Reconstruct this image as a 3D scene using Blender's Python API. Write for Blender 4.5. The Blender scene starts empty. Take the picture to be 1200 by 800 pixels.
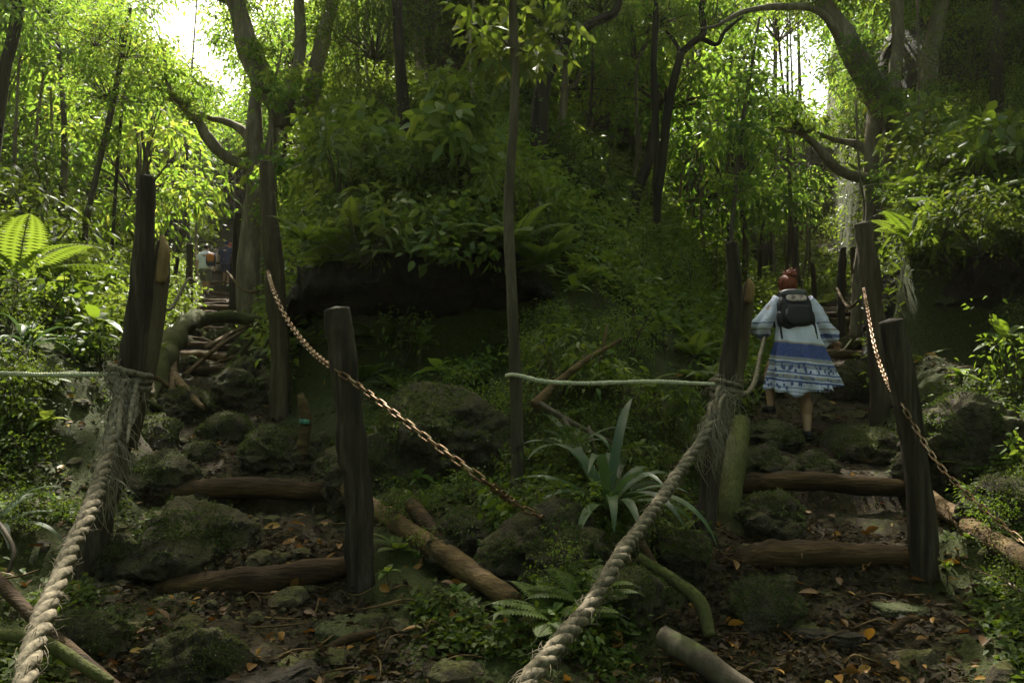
import bpy, bmesh, math, random
import numpy as np
from mathutils import Vector, Matrix

random.seed(11)
rng = np.random.default_rng(11)
C = bpy.context.scene.collection
F = 900.0                      # focal length in photo pixels (1200 wide)
PI = math.pi


def P(px, py, Y):
    return np.array([(px - 600) / F * Y, Y, (400 - py) / F * Y])


def proj(p):
    return 600 + F * p[0] / max(p[1], .05), 400 - F * p[2] / max(p[1], .05)


# ------------------------------------------------------------------ noise
def _hash(ix, iy, iz, seed):
    n = (ix * 374761393 + iy * 668265263 + iz * 2147483647 + seed * 1274126177) & 0xFFFFFFFF
    n = ((n ^ (n >> 13)) * 1274126177) & 0xFFFFFFFF
    n = n ^ (n >> 16)
    return (n & 0xFFFF) / 32767.5 - 1.0


def vnoise(p, seed=0):
    p = np.asarray(p, float)
    i = np.floor(p).astype(np.int64)
    f = p - i
    u = f * f * (3 - 2 * f)
    r = 0
    for dx in (0, 1):
        wx = u[:, 0] if dx else 1 - u[:, 0]
        for dy in (0, 1):
            wy = u[:, 1] if dy else 1 - u[:, 1]
            for dz in (0, 1):
                wz = u[:, 2] if dz else 1 - u[:, 2]
                r = r + wx * wy * wz * _hash(i[:, 0] + dx, i[:, 1] + dy, i[:, 2] + dz, seed)
    return r


def fbm(p, octv=4, seed=0, gain=.5):
    a, s, t = 1.0, 0, 0
    p = np.asarray(p, float)
    for k in range(octv):
        s = s + a * vnoise(p * 2.03 ** k + 17.3 * k, seed + k)
        t += a
        a *= gain
    return s / t


def sstep(a, b, x):
    t = np.clip((x - a) / (b - a), 0, 1)
    return t * t * (3 - 2 * t)


def norm(v):
    return v / np.maximum(np.linalg.norm(v, axis=-1, keepdims=True), 1e-9)


# ------------------------------------------------------------------ terrain
BY = [(0, -1.62), (3.4, -1.52), (4.5, -1.45), (4.62, -1.34), (5.95, -1.34), (6.12, -1.12), (7.0, -1.02), (7.7, -.94)]
base_pts = [(7.7, -.94), (9, -.62), (10, -.45), (14, .05), (20, .80), (27, 1.56), (34, 3.6), (42, 6.5)]
step_y = [10.6, 11.8, 13.0, 14.2, 15.6, 17.2, 19.0, 21.0, 23.0, 25.0, 27.5, 29.5, 31.5, 33.5]
_bx = np.array([a for a, b in base_pts])
_bz = np.array([b for a, b in base_pts])
_py = [a for a, b in BY]
_pz = [b for a, b in BY]
for a in [8.6, 9.6]:
    _py.append(a)
    _pz.append(float(np.interp(a, _bx, _bz)))
prev = _pz[-1]
for a in step_y:
    z = float(np.interp(a, _bx, _bz))
    _py += [a - .08, a + .05]
    _pz += [prev + .3 * (z - prev), z]
    prev = z
_py.append(44)
_pz.append(7.2)
TXL = ([0, 3, 4.5, 6, 7.5, 10, 14, 20, 27, 34, 44], [300, 300, 290, 285, 262, 240, 250, 258, 252, 264, 268])
TXR = ([0, 3, 4.5, 6, 7.5, 10, 14, 20, 27, 34, 44], [950, 955, 955, 960, 940, 965, 978, 972, 965, 960, 955])


def txl(y):
    yy = np.maximum(y, 1.2)
    return (np.interp(yy, *TXL) - 600) / F * yy


def txr(y):
    yy = np.maximum(y, 1.2)
    return (np.interp(yy, *TXR) - 600) / F * yy


HW = ([0, 3, 4.5, 6, 8.3, 8.9, 14, 20, 30, 44], [0, .06, .1, .25, .65, 2.35, 4.4, 6.0, 8, 10])
HR = ([0, 3, 4.5, 6, 8, 14, 20, 30, 44], [0, .12, .4, .95, 1.7, 4.2, 6.0, 8, 10])
RB = ([0, 3, 4.5, 6, 8.2, 8.8, 14, 20, 30, 44], [0, .1, .2, .38, .65, 2.2, 3.2, 3.8, 4.5, 6])


def height(x, y, detail=True):
    x = np.asarray(x, float)
    y = np.asarray(y, float)
    xl, xr = txl(y), txr(y)
    w = .62
    p = np.interp(y, _py, _pz)
    # left bank
    d = np.maximum(0, xl - w - x)
    sl = .15 + .58 * sstep(4, 8.5, y)
    lb = sl * d * (1 - .35 * sstep(6, 16, d)) + .25 * sstep(0, .5, d) * sstep(5, 7, y)
    # ridge between the trails
    W = np.maximum(xr - xl - 2 * w, .25)
    t = (x - xl - w) / W
    H = np.interp(y, *HW) * (1 - sstep(.42, .68, t)) + np.interp(y, *HR) * sstep(.42, .68, t)
    S = sstep(0, .16, t) * (1 - sstep(.45, 1.0, t) * (.999)) * (t > 0) * (t < 1)
    rg = H * S
    # right bank
    e = np.maximum(0, x - xr - w)
    rb = np.interp(y, *RB) * sstep(0, .7, e) + e * (.12 + .4 * sstep(8, 14, y)) * (1 - .3 * sstep(6, 16, e))
    z = p + lb + rg + rb
    z = z + 7.5 * sstep(40, 54, y) + .35 * np.maximum(0, np.abs(x) - 22)
    z = np.where(y < 0, z - .05 * np.minimum(-y, 30), z)
    off = np.clip(lb + rg + rb, 0, .5) * 2
    if detail:
        q = np.stack([x, y, np.zeros_like(x)], -1)
        n1 = fbm(q.reshape(-1, 3) * .7, 3, 3).reshape(x.shape)
        n2 = fbm(q.reshape(-1, 3) * 3.1, 4, 9).reshape(x.shape)
        z = z + n1 * (.05 + .22 * off) + n2 * (.085 + .05 * off)
    return z


def off_trail(x, y):
    xl, xr = txl(y), txr(y)
    return np.minimum(np.abs(x - xl), np.abs(x - xr))


_YR = np.concatenate([np.arange(1.2, 12, .02), np.arange(12, 60, .06)])


def hit(px, py):
    x = (px - 600) / F * _YR
    zr = (400 - py) / F * _YR
    g = height(x, _YR)
    k = np.nonzero(zr < g)[0]
    if len(k) == 0:
        return None
    k = k[0]
    return np.array([x[k], _YR[k], g[k]])


def gz(x, y):
    return float(height(np.array([x]), np.array([y]))[0])


# ------------------------------------------------------------------ mesh builder
def spl(pts, n):
    pts = np.asarray(pts, float)
    m = len(pts)
    if m == 2:
        t = np.linspace(0, 1, n)[:, None]
        return pts[0] * (1 - t) + pts[1] * t
    e = np.vstack([2 * pts[0] - pts[1], pts, 2 * pts[-1] - pts[-2]])
    out = []
    for s in np.linspace(0, m - 1 - 1e-6, n):
        i = int(s)
        u = s - i
        a, b, c, d = e[i], e[i + 1], e[i + 2], e[i + 3]
        out.append(.5 * (2 * b + (c - a) * u + (2 * a - 5 * b + 4 * c - d) * u * u + (3 * b - a - 3 * c + d) * u ** 3))
    return np.array(out)


def frames(pts):
    t = np.gradient(pts, axis=0)
    t = norm(t)
    up = np.array([0, 0, 1.0]) if abs(t[0][2]) < .9 else np.array([1.0, 0, 0])
    n = np.cross(up, t[0])
    n /= np.linalg.norm(n)
    N, B = [], []
    for k in range(len(pts)):
        n = n - t[k] * np.dot(n, t[k])
        n /= max(np.linalg.norm(n), 1e-9)
        N.append(n.copy())
        B.append(np.cross(t[k], n))
    return t, np.array(N), np.array(B)


class MB:
    def __init__(s):
        s.V, s.Fs, s.L, s.n = [], [], [], 0

    def add(s, V, faces, lv=0.5, mat=0):
        V = np.asarray(V, float)
        s.V.append(V)
        s.L.append(np.broadcast_to(np.asarray(lv, float), (len(V),)).copy())
        for f in (faces if isinstance(faces, list) else [faces]):
            f = np.asarray(f, int)
            if len(f):
                s.Fs.append((f + s.n, mat))
        s.n += len(V)

    def tube(s, pts, rad, seg=10, n=None, rough=0., freq=6., seed=0, mat=0, lv=.5, flute=0., flat=None):
        pts = np.asarray(pts, float)
        if n is None:
            n = max(4, len(pts) * 5)
        rad = np.interp(np.linspace(0, 1, n), np.linspace(0, 1, len(np.atleast_1d(rad))), np.atleast_1d(rad)) if np.ndim(rad) else np.full(n, rad)
        c = spl(pts, n)
        t, N, B = frames(c)
        a = np.linspace(0, 2 * PI, seg, endpoint=False)
        ring = np.cos(a)[None, :, None] * N[:, None, :] + np.sin(a)[None, :, None] * B[:, None, :]
        r = np.repeat(rad[:, None], seg, 1)
        if flute:
            r = r * (1 + flute * np.sin(a * 5 + np.arange(n)[:, None] * .15 + seed) * .6 + flute * .5 * np.sin(a * 3 + seed))
        V = c[:, None, :] + ring * r[..., None]
        if rough:
            q = V.reshape(-1, 3) * freq
            V = V + ring * (fbm(q, 3, seed).reshape(n, seg) * rough * r)[..., None]
        if flat is not None:
            V = c[:, None, :] + (V - c[:, None, :]) * np.array(flat)
        V = V.reshape(-1, 3)
        i, j = np.meshgrid(np.arange(n - 1), np.arange(seg), indexing='ij')
        k = (j + 1) % seg
        f = np.stack([i * seg + j, i * seg + k, (i + 1) * seg + k, (i + 1) * seg + j], -1).reshape(-1, 4)
        V = np.vstack([V, c[:1] - t[:1] * rad[0] * .15, c[-1:] + t[-1:] * rad[-1] * .25])
        jj = np.arange(seg)
        c0 = np.stack([np.full(seg, n * seg), (jj + 1) % seg, jj], -1)
        c1 = np.stack([np.full(seg, n * seg + 1), (n - 1) * seg + jj, (n - 1) * seg + (jj + 1) % seg], -1)
        s.add(V, [f, c0, c1], lv, mat)

    def leaves(s, B, D, Nn, L, W, lv, mat=0, big=False, droop=.25, fold=.25):
        B = np.asarray(B, float)
        n = len(B)
        if n == 0:
            return
        D = norm(np.asarray(D, float))
        Nn = np.asarray(Nn, float)
        Nn = norm(Nn - D * (Nn * D).sum(-1, keepdims=True))
        S = np.cross(D, Nn)
        L = np.broadcast_to(L, (n,))[:, None]
        W = np.broadcast_to(W, (n,))[:, None] * .5
        dn = np.array([0, 0, -1.0])
        if not big:
            mid = B + D * L * .45
            V = np.stack([B, mid + S * W + Nn * W * fold, B + D * L + dn * L * droop, mid - S * W + Nn * W * fold], 1)
            k = np.arange(n)[:, None] * 4
            f = np.concatenate([k + [0, 1, 2], k + [0, 2, 3]])
            s.add(V.reshape(-1, 3), f, np.repeat(np.broadcast_to(lv, (n,)), 4), mat)
        else:
            rows = [(.0, .12), (.2, .8), (.45, 1.), (.72, .72), (1., .04)]
            V = []
            for u, ww in rows:
                c = B + D * L * u + dn * L * droop * u * u
                V += [c + S * W * ww + Nn * W * ww * fold, c, c - S * W * ww + Nn * W * ww * fold]
            V = np.stack(V, 1)
            m = len(rows) * 3
            k = np.arange(n)[:, None] * m
            f = []
            for r in range(len(rows) - 1):
                o = r * 3
                f += [k + [o, o + 1, o + 4, o + 3], k + [o + 1, o + 2, o + 5, o + 4]]
            s.add(V.reshape(-1, 3), np.concatenate(f), np.repeat(np.broadcast_to(lv, (n,)), m), mat)

    def box(s, c, sz, R=None, lv=.5, mat=0):
        v = np.array([[x, y, z] for x in (-1, 1) for y in (-1, 1) for z in (-1, 1)]) * np.array(sz) / 2
        if R is not None:
            v = v @ np.array(R).T
        s.add(v + np.array(c), np.array([[0, 1, 3, 2], [4, 6, 7, 5], [0, 4, 5, 1], [2, 3, 7, 6], [0, 2, 6, 4], [1, 5, 7, 3]]), lv, mat)

    def mesh(s, name, mats, origin=(0, 0, 0), smooth=True):
        V = np.vstack(s.V) - np.array(origin)
        loops = np.concatenate([f.ravel() for f, m in s.Fs])
        sizes = np.concatenate([np.full(len(f), f.shape[1]) for f, m in s.Fs])
        mi = np.concatenate([np.full(len(f), m) for f, m in s.Fs])
        me = bpy.data.meshes.new(name)
        me.vertices.add(len(V))
        me.vertices.foreach_set('co', V.astype(np.float32).ravel())
        me.loops.add(len(loops))
        me.loops.foreach_set('vertex_index', loops.astype(np.int32))
        me.polygons.add(len(sizes))
        st = np.concatenate([[0], np.cumsum(sizes)[:-1]])
        me.polygons.foreach_set('loop_start', st.astype(np.int32))
        me.polygons.foreach_set('loop_total', sizes.astype(np.int32))
        me.polygons.foreach_set('material_index', mi.astype(np.int32))
        me.polygons.foreach_set('use_smooth', np.full(len(sizes), smooth))
        at = me.attributes.new('lv', 'FLOAT', 'POINT')
        at.data.foreach_set('value', np.concatenate(s.L).astype(np.float32))
        for m in (mats if isinstance(mats, (list, tuple)) else [mats]):
            me.materials.append(m)
        me.update(calc_edges=True)
        me.validate()
        return me

    def obj(s, name, mats, parent=None, origin=None, smooth=True):
        if origin is None:
            origin = tuple(parent.location) if parent is not None else (0, 0, 0)
        o = bpy.data.objects.new(name, s.mesh(name, mats, origin, smooth))
        C.objects.link(o)
        if parent is not None:
            o.parent = parent
        else:
            o.location = origin
        return o


USED = []


def tag(o, label, cat, group=None, kind=None, px=None):
    o['label'] = label
    o['category'] = cat
    if group:
        o['group'] = group
    if kind:
        o['kind'] = kind
    USED.append(o)
    return o


def thing(name, label, cat, loc, group=None):
    o = bpy.data.objects.new(name, None)
    o.empty_display_size = .1
    C.objects.link(o)
    o.location = tuple(float(v) for v in loc)
    return tag(o, label, cat, group)


def part(name, mesh, parent, loc=(0, 0, 0), rot=(0, 0, 0), sc=(1, 1, 1)):
    o = bpy.data.objects.new(name, mesh)
    C.objects.link(o)
    o.parent = parent
    o.location = loc
    o.rotation_euler = rot
    o.scale = sc
    return o


# ------------------------------------------------------------------ materials
class NT:
    def __init__(s, name):
        s.m = bpy.data.materials.new(name)
        s.m.use_nodes = True
        s.t = s.m.node_tree
        s.t.nodes.clear()
        s.out = s.t.nodes.new('ShaderNodeOutputMaterial')

    def n(s, typ, **kw):
        nd = s.t.nodes.new('ShaderNode' + typ)
        for k, v in kw.items():
            if hasattr(nd, k):
                setattr(nd, k, v)
            else:
                nd.inputs[k.replace('_', ' ')].default_value = v
        return nd

    def l(s, a, b):
        s.t.links.new(a, b)

    def noise(s, co, scale, detail=5, rough=.6, dist=0.):
        nd = s.n('TexNoise')
        nd.inputs['Scale'].default_value = scale
        nd.inputs['Detail'].default_value = detail
        nd.inputs['Roughness'].default_value = rough
        nd.inputs['Distortion'].default_value = dist
        s.l(co, nd.inputs['Vector'])
        return nd.outputs['Fac']

    def ramp(s, fac, stops, const=False):
        nd = s.n('ValToRGB')
        if const:
            nd.color_ramp.interpolation = 'CONSTANT'
        els = nd.color_ramp.elements
        while len(els) < len(stops):
            els.new(.5)
        for e, (p, c) in zip(els, stops):
            e.position = p
            e.color = (*c, 1) if len(c) == 3 else c
        s.l(fac, nd.inputs['Fac'])
        return nd.outputs['Color']

    def mix(s, fac, a, b, blend='MIX'):
        nd = s.n('MixRGB', blend_type=blend)
        if isinstance(fac, (int, float)):
            nd.inputs[0].default_value = fac
        else:
            s.l(fac, nd.inputs[0])
        for k, v in ((1, a), (2, b)):
            if isinstance(v, tuple):
                nd.inputs[k].default_value = (*v, 1)
            else:
                s.l(v, nd.inputs[k])
        return nd.outputs[0]

    def math(s, op, a, b=0.):
        nd = s.n('Math', operation=op)
        for k, v in ((0, a), (1, b)):
            if isinstance(v, (int, float)):
                nd.inputs[k].default_value = v
            else:
                s.l(v, nd.inputs[k])
        return nd.outputs[0]

    def coord(s, scale=(1, 1, 1), kind='Object'):
        tc = s.n('TexCoord')
        if scale == (1, 1, 1):
            return tc.outputs[kind]
        mp = s.n('Mapping')
        mp.inputs['Scale'].default_value = scale
        s.l(tc.outputs[kind], mp.inputs['Vector'])
        return mp.outputs[0]

    def bump(s, h, dist=.02, strength=1.):
        nd = s.n('Bump')
        nd.inputs['Strength'].default_value = strength
        nd.inputs['Distance'].default_value = dist
        s.l(h, nd.inputs['Height'])
        return nd.outputs[0]

    def bsdf(s, col, rough=.8, normal=None, spec=.3, metal=0.):
        nd = s.n('BsdfPrincipled')
        if isinstance(col, tuple):
            nd.inputs['Base Color'].default_value = (*col, 1)
        else:
            s.l(col, nd.inputs['Base Color'])
        if isinstance(rough, (int, float)):
            nd.inputs['Roughness'].default_value = rough
        else:
            s.l(rough, nd.inputs['Roughness'])
        nd.inputs['Specular IOR Level'].default_value = spec
        nd.inputs['Metallic'].default_value = metal
        if normal is not None:
            s.l(normal, nd.inputs['Normal'])
        return nd.outputs[0]

    def done(s, sh):
        s.l(sh, s.out.inputs['Surface'])
        return s.m


def leaf_mat(name, cols, trans, tf=.45, rough=.42, spec=.4):
    m = NT(name)
    at = m.n('Attribute', attribute_name='lv')
    oi = m.n('ObjectInfo')
    v = m.math('ADD', at.outputs['Fac'], m.math('MULTIPLY', m.math('SUBTRACT', oi.outputs['Random'], .5), .35))
    k = [i / (len(cols) - 1) for i in range(len(cols))]
    col = m.ramp(v, list(zip(k, cols)))
    tcol = m.ramp(v, list(zip(k, trans)))
    b = m.bsdf(col, rough, spec=spec)
    tr = m.n('BsdfTranslucent')
    m.l(tcol, tr.inputs['Color'])
    mx = m.n('MixShader')
    mx.inputs[0].default_value = tf
    m.l(b, mx.inputs[1])
    m.l(tr.outputs[0], mx.inputs[2])
    return m.done(mx.outputs[0])


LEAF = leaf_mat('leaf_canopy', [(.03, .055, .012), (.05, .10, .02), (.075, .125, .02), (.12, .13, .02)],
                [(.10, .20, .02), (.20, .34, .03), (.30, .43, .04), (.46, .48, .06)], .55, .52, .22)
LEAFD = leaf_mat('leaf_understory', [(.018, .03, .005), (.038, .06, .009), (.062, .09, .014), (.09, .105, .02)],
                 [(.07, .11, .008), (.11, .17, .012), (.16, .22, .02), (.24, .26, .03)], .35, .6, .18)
LEAFB = leaf_mat('leaf_broad', [(.028, .05, .008), (.05, .088, .012), (.075, .12, .018), (.11, .15, .025)],
                 [(.10, .16, .01), (.17, .26, .015), (.24, .33, .03), (.3, .36, .04)], .4, .5, .25)
FERN = leaf_mat('leaf_fern', [(.03, .05, .008), (.052, .088, .013), (.085, .125, .022), (.12, .15, .03)],
                [(.11, .18, .012), (.18, .27, .018), (.24, .33, .03), (.3, .36, .04)], .4, .55, .22)
STRAP = leaf_mat('leaf_strap', [(.016, .035, .012), (.026, .052, .018), (.038, .07, .025), (.05, .085, .032)],
                 [(.06, .11, .03), (.08, .15, .04), (.1, .18, .05), (.12, .2, .05)], .2, .5, .25)
LITTER = leaf_mat('fallen_leaf_dry', [(.010, .007, .002), (.022, .015, .005), (.046, .030, .008), (.12, .08, .02)],
                  [(.05, .03, .01), (.08, .05, .02), (.12, .07, .03), (.15, .1, .04)], .15, .7, .15)
LITTERY = leaf_mat('fallen_leaf_orange', [(.07, .035, .010), (.14, .07, .014), (.26, .13, .018), (.3, .19, .035)],
                   [(.2, .08, .01), (.3, .12, .02), (.35, .18, .02), (.3, .2, .04)], .2, .5, .3)
MOSSLEAF = leaf_mat('moss_sprig', [(.02, .035, .008), (.04, .06, .012), (.065, .085, .018), (.10, .11, .03)],
                    [(.05, .08, .01), (.08, .12, .02), (.12, .16, .03), (.16, .18, .04)], .3, .6, .2)


def bark_mat(name, c0, c1, c2, moss=0., mosscol=(.045, .06, .012), scale=7, streak=(1, 1, .18), bd=.012):
    m = NT(name)
    co = m.coord(streak)
    n1 = m.noise(co, scale, 6, .65, .4)
    n2 = m.noise(m.coord(), 2.1, 4)
    n3 = m.noise(co, scale * 5, 4)
    col = m.ramp(n1, [(.3, c0), (.52, c1), (.72, c2)])
    col = m.mix(m.ramp(n3, [(.35, (0, 0, 0)), (.7, (.5, .5, .5))]), col, c0)
    if moss:
        g = m.n('NewGeometry')
        sx = m.n('SeparateXYZ')
        m.l(g.outputs['Normal'], sx.inputs[0])
        f = m.math('ADD', m.math('MULTIPLY', sx.outputs[2], .35), n2)
        f = m.ramp(f, [(min(.97, .98 - .5 * moss), (0, 0, 0)), (min(.99, 1.16 - .5 * moss), (1, 1, 1))])
        mc = m.ramp(n3, [(.3, tuple(.5 * v for v in mosscol)), (.7, tuple(1.5 * v for v in mosscol))])
        col = m.mix(f, col, mc)
    h = m.math('ADD', n1, m.math('MULTIPLY', n3, .5))
    return m.done(m.bsdf(col, .85, m.bump(h, bd), .2))


BARK = bark_mat('bark_grey', (.03, .024, .016), (.085, .068, .045), (.17, .14, .10), .25)
BARKL = bark_mat('bark_pale', (.07, .055, .035), (.17, .135, .09), (.30, .25, .17), .2)
BARKD = bark_mat('bark_dark', (.012, .009, .006), (.035, .027, .018), (.07, .055, .038), .15)
POSTD = bark_mat('post_dark_wood', (.010, .008, .006), (.046, .035, .024), (.12, .095, .07), .3, (.04, .046, .014), scale=14, streak=(1, 1, .07), bd=.03)
POSTB = bark_mat('post_brown_wood', (.03, .021, .012), (.075, .055, .034), (.13, .10, .062), .1, scale=9, streak=(1, 1, .08), bd=.014)
LOGM = bark_mat('log_wet_brown', (.012, .007, .003), (.05, .028, .010), (.125, .074, .028), 0, scale=11, streak=(.12, 1, 1), bd=.03)
LOGP = bark_mat('log_pale_brown', (.03, .018, .007), (.10, .064, .024), (.20, .135, .056), 0, scale=11, streak=(.25, .5, 1), bd=.03)
MOSSY = bark_mat('mossy_bark', (.03, .028, .012), (.07, .07, .022), (.12, .12, .035), .8, (.055, .06, .013), bd=.03)
HEART = bark_mat('split_heartwood', (.10, .06, .025), (.22, .14, .06), (.33, .23, .11), 0, scale=9, streak=(1, 1, .1))


def ground_mat():
    m = NT('forest_floor')
    co = m.coord()
    n1 = m.noise(co, 2.2, 6, .6)
    n2 = m.noise(co, 16, 6, .7, .5)
    n3 = m.noise(co, 55, 4, .7)
    vo = m.n('TexVoronoi')
    vo.inputs['Scale'].default_value = 26
    m.l(co, vo.inputs['Vector'])
    soil = m.ramp(n2, [(.3, (.009, .007, .003)), (.5, (.026, .019, .008)), (.7, (.06, .044, .019))])
    lit = m.ramp(vo.outputs['Color'], [(.2, (.014, .010, .004)), (.5, (.042, .029, .010)), (.8, (.085, .062, .024))])
    soil = m.mix(m.ramp(n3, [(.45, (0, 0, 0)), (.6, (1, 1, 1))]), soil, lit)
    moss = m.ramp(n3, [(.3, (.016, .02, .004)), (.55, (.04, .05, .009)), (.75, (.07, .08, .014))])
    at = m.n('Attribute', attribute_name='lv')
    f = m.math('ADD', m.math('ADD', m.math('MULTIPLY', at.outputs['Fac'], .30), n1), m.math('MULTIPLY', m.math('SUBTRACT', n2, .5), .5))
    f = m.ramp(f, [(.55, (0, 0, 0)), (.68, (1, 1, 1))])
    col = m.mix(f, soil, moss)
    h = m.math('ADD', n2, m.math('MULTIPLY', n3, .5))
    return m.done(m.bsdf(col, .9, m.bump(h, .04), .25))


def rock_mat(name, c0, c1, c2, moss=.5, mosscol=(.05, .062, .016), scale=2.2, bd=.05, lich=None):
    m = NT(name)
    co = m.coord()
    n1 = m.noise(co, scale, 8, .65, .6)
    n2 = m.noise(co, scale * 6, 6, .7)
    n3 = m.noise(co, scale * 25, 4)
    mu = m.n('TexVoronoi', feature='F1')
    mu.inputs['Scale'].default_value = scale * 7
    m.l(co, mu.inputs['Vector'])
    pit = m.ramp(mu.outputs['Distance'], [(.05, (0, 0, 0)), (.4, (1, 1, 1))])
    col = m.ramp(n1, [(.3, c0), (.5, c1), (.72, c2)])
    col = m.mix(m.ramp(n2, [(.35, (.8, .8, .8)), (.6, (0, 0, 0))]), col, c0)
    g = m.n('NewGeometry')
    sx = m.n('SeparateXYZ')
    m.l(g.outputs['Normal'], sx.inputs[0])
    f = m.math('ADD', m.math('MULTIPLY', sx.outputs[2], .3), n1)
    f = m.math('ADD', f, m.math('MULTIPLY', n2, .4))
    f = m.ramp(f, [(1.05 - .45 * moss, (0, 0, 0)), (1.2 - .45 * moss, (1, 1, 1))])
    mc = m.ramp(n3, [(.3, tuple(.4 * v for v in mosscol)), (.7, tuple(1.6 * v for v in mosscol))])
    col = m.mix(f, col, mc)
    if lich:
        col = m.mix(m.ramp(n2, [(.5, (0, 0, 0)), (.58, (.8, .8, .8))]), col, lich)
    h = m.math('ADD', m.math('ADD', n2, m.math('MULTIPLY', n3, .4)), m.math('MULTIPLY', pit, .35))
    return m.done(m.bsdf(col, .85, m.bump(h, bd), .25))


GROUND = ground_mat()
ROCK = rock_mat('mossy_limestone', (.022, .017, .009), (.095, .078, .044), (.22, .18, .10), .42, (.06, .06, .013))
ROCKD = rock_mat('shade_dark_rock', (.008, .006, .005), (.022, .016, .012), (.045, .034, .025), .18, scale=1.1, bd=.08)  # rock colour darkened to stand in for shade on these faces
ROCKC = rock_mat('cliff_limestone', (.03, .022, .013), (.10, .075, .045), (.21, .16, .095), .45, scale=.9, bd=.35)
ROCKL = rock_mat('lichen_stone', (.05, .05, .024), (.11, .11, .045), (.17, .17, .075), .4, (.08, .10, .025), lich=(.17, .18, .08))
ROCKB = rock_mat('worn_brown_stone', (.03, .024, .016), (.075, .06, .04), (.12, .10, .07), .1)


def simple(name, col, rough=.7, bump=0., scale=40, spec=.3, metal=0., var=.35):
    m = NT(name)
    n = m.noise(m.coord(), scale, 5)
    c = m.ramp(n, [(.3, tuple(v * (1 - var) for v in col)), (.7, tuple(min(1, v * (1 + var)) for v in col))])
    return m.done(m.bsdf(c, rough, m.bump(n, bump) if bump else None, spec, metal))


ROPE = simple('hemp_rope', (.135, .115, .08), .95, .006, 38, .1, 0, .6)
ROPEO = simple('weathered_rope', (.115, .098, .068), .95, .006, 38, .1, 0, .6)
ROPET = simple('pale_nylon_rope', (.36, .36, .24), .7, .003, 60)
FRAY = simple('frayed_fibre', (.20, .17, .12), .9)
STEM = simple('green_stem', (.05, .065, .02), .6)
STEMB = simple('brown_stem', (.05, .038, .022), .8)
FROND = simple('pale_frond_rib', (.12, .13, .06), .5)
TEAL = simple('teal_paint', (.06, .17, .12), .8, 0, 30, .2, 0, .8)


def chain_mat():
    m = NT('rusty_chain_steel')
    n = m.noise(m.coord(), 35, 5)
    oi = m.n('ObjectInfo')
    f = m.math('ADD', n, m.math('MULTIPLY', oi.outputs['Random'], .2))
    c = m.ramp(f, [(.4, (.34, .29, .20)), (.55, (.22, .13, .065)), (.7, (.10, .052, .025))])
    me = m.ramp(f, [(.4, (.7, .7, .7)), (.6, (.0, .0, .0))])
    nd = m.bsdf(c, .5, m.bump(n, .001), .5, .7)
    return m.done(nd)


CHAIN = chain_mat()
SKIN = simple('skin', (.40, .225, .14), .5, 0, 12, .4, 0, .1)
HAIR = simple('red_orange_hair', (.15, .030, .008), .6, .002, 90, .25, 0, .7)
HAIRD = simple('dark_hair', (.02, .015, .01), .5, .004, 50)
BLACKN = simple('black_nylon', (.007, .007, .008), .6, .003, 120, .25)
GREYN = simple('grey_nylon', (.025, .024, .025), .5, .003, 120, .5)
SHOE = simple('dark_shoe', (.02, .016, .014), .6)
TEE = simple('white_cotton', (.84, .82, .82), .85, .01, 9, .2, 0, .08)
SHORTS = simple('grey_cotton', (.17, .165, .155), .85, .01, 9, .2, 0, .1)
ORANGE = simple('orange_nylon', (.55, .17, .02), .6)
NAVY = simple('navy_nylon', (.02, .03, .08), .6)
REDC = simple('red_cotton', (.45, .06, .05), .8)
EYE = simple('eye_white', (.6, .58, .55), .3)
LIP = simple('lip', (.28, .09, .07), .5)

# ------------------------------------------------------------------ ground sheet
def build_ground():
    front = np.radians(np.arange(-46, 46.01, .22))
    back = np.radians(np.arange(48.5, 312.1, 3.4))
    ang = np.concatenate([front, back])
    rad = np.exp(np.arange(math.log(.4), math.log(190), .0115))
    A, R = np.meshgrid(ang, rad)
    X, Y = R * np.sin(A), R * np.cos(A)
    Z = height(X, Y)
    nr, na = X.shape
    V = np.stack([X, Y, Z], -1).reshape(-1, 3)
    fine = fbm(V * 9, 3, 21) * .035 * np.clip(1.5 - R.ravel() / 14, 0, 1)
    V[:, 2] += fine
    V = np.vstack([V, [[0, 0, gz(0, 0)]]])
    i, j = np.meshgrid(np.arange(nr - 1), np.arange(na), indexing='ij')
    k = (j + 1) % na
    f = np.stack([i * na + j, i * na + k, (i + 1) * na + k, (i + 1) * na + j], -1).reshape(-1, 4)[:, ::-1]
    jj = np.arange(na)
    c = np.stack([np.full(na, nr * na), (jj + 1) % na, jj], -1)[:, ::-1]
    b = MB()
    lv = np.append(sstep(.5, .95, off_trail(V[:-1, 0], V[:-1, 1])), 0)
    b.add(V, [f, c], lv)
    o = b.obj('ground', GROUND)
    o['kind'] = 'structure'


build_ground()

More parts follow.
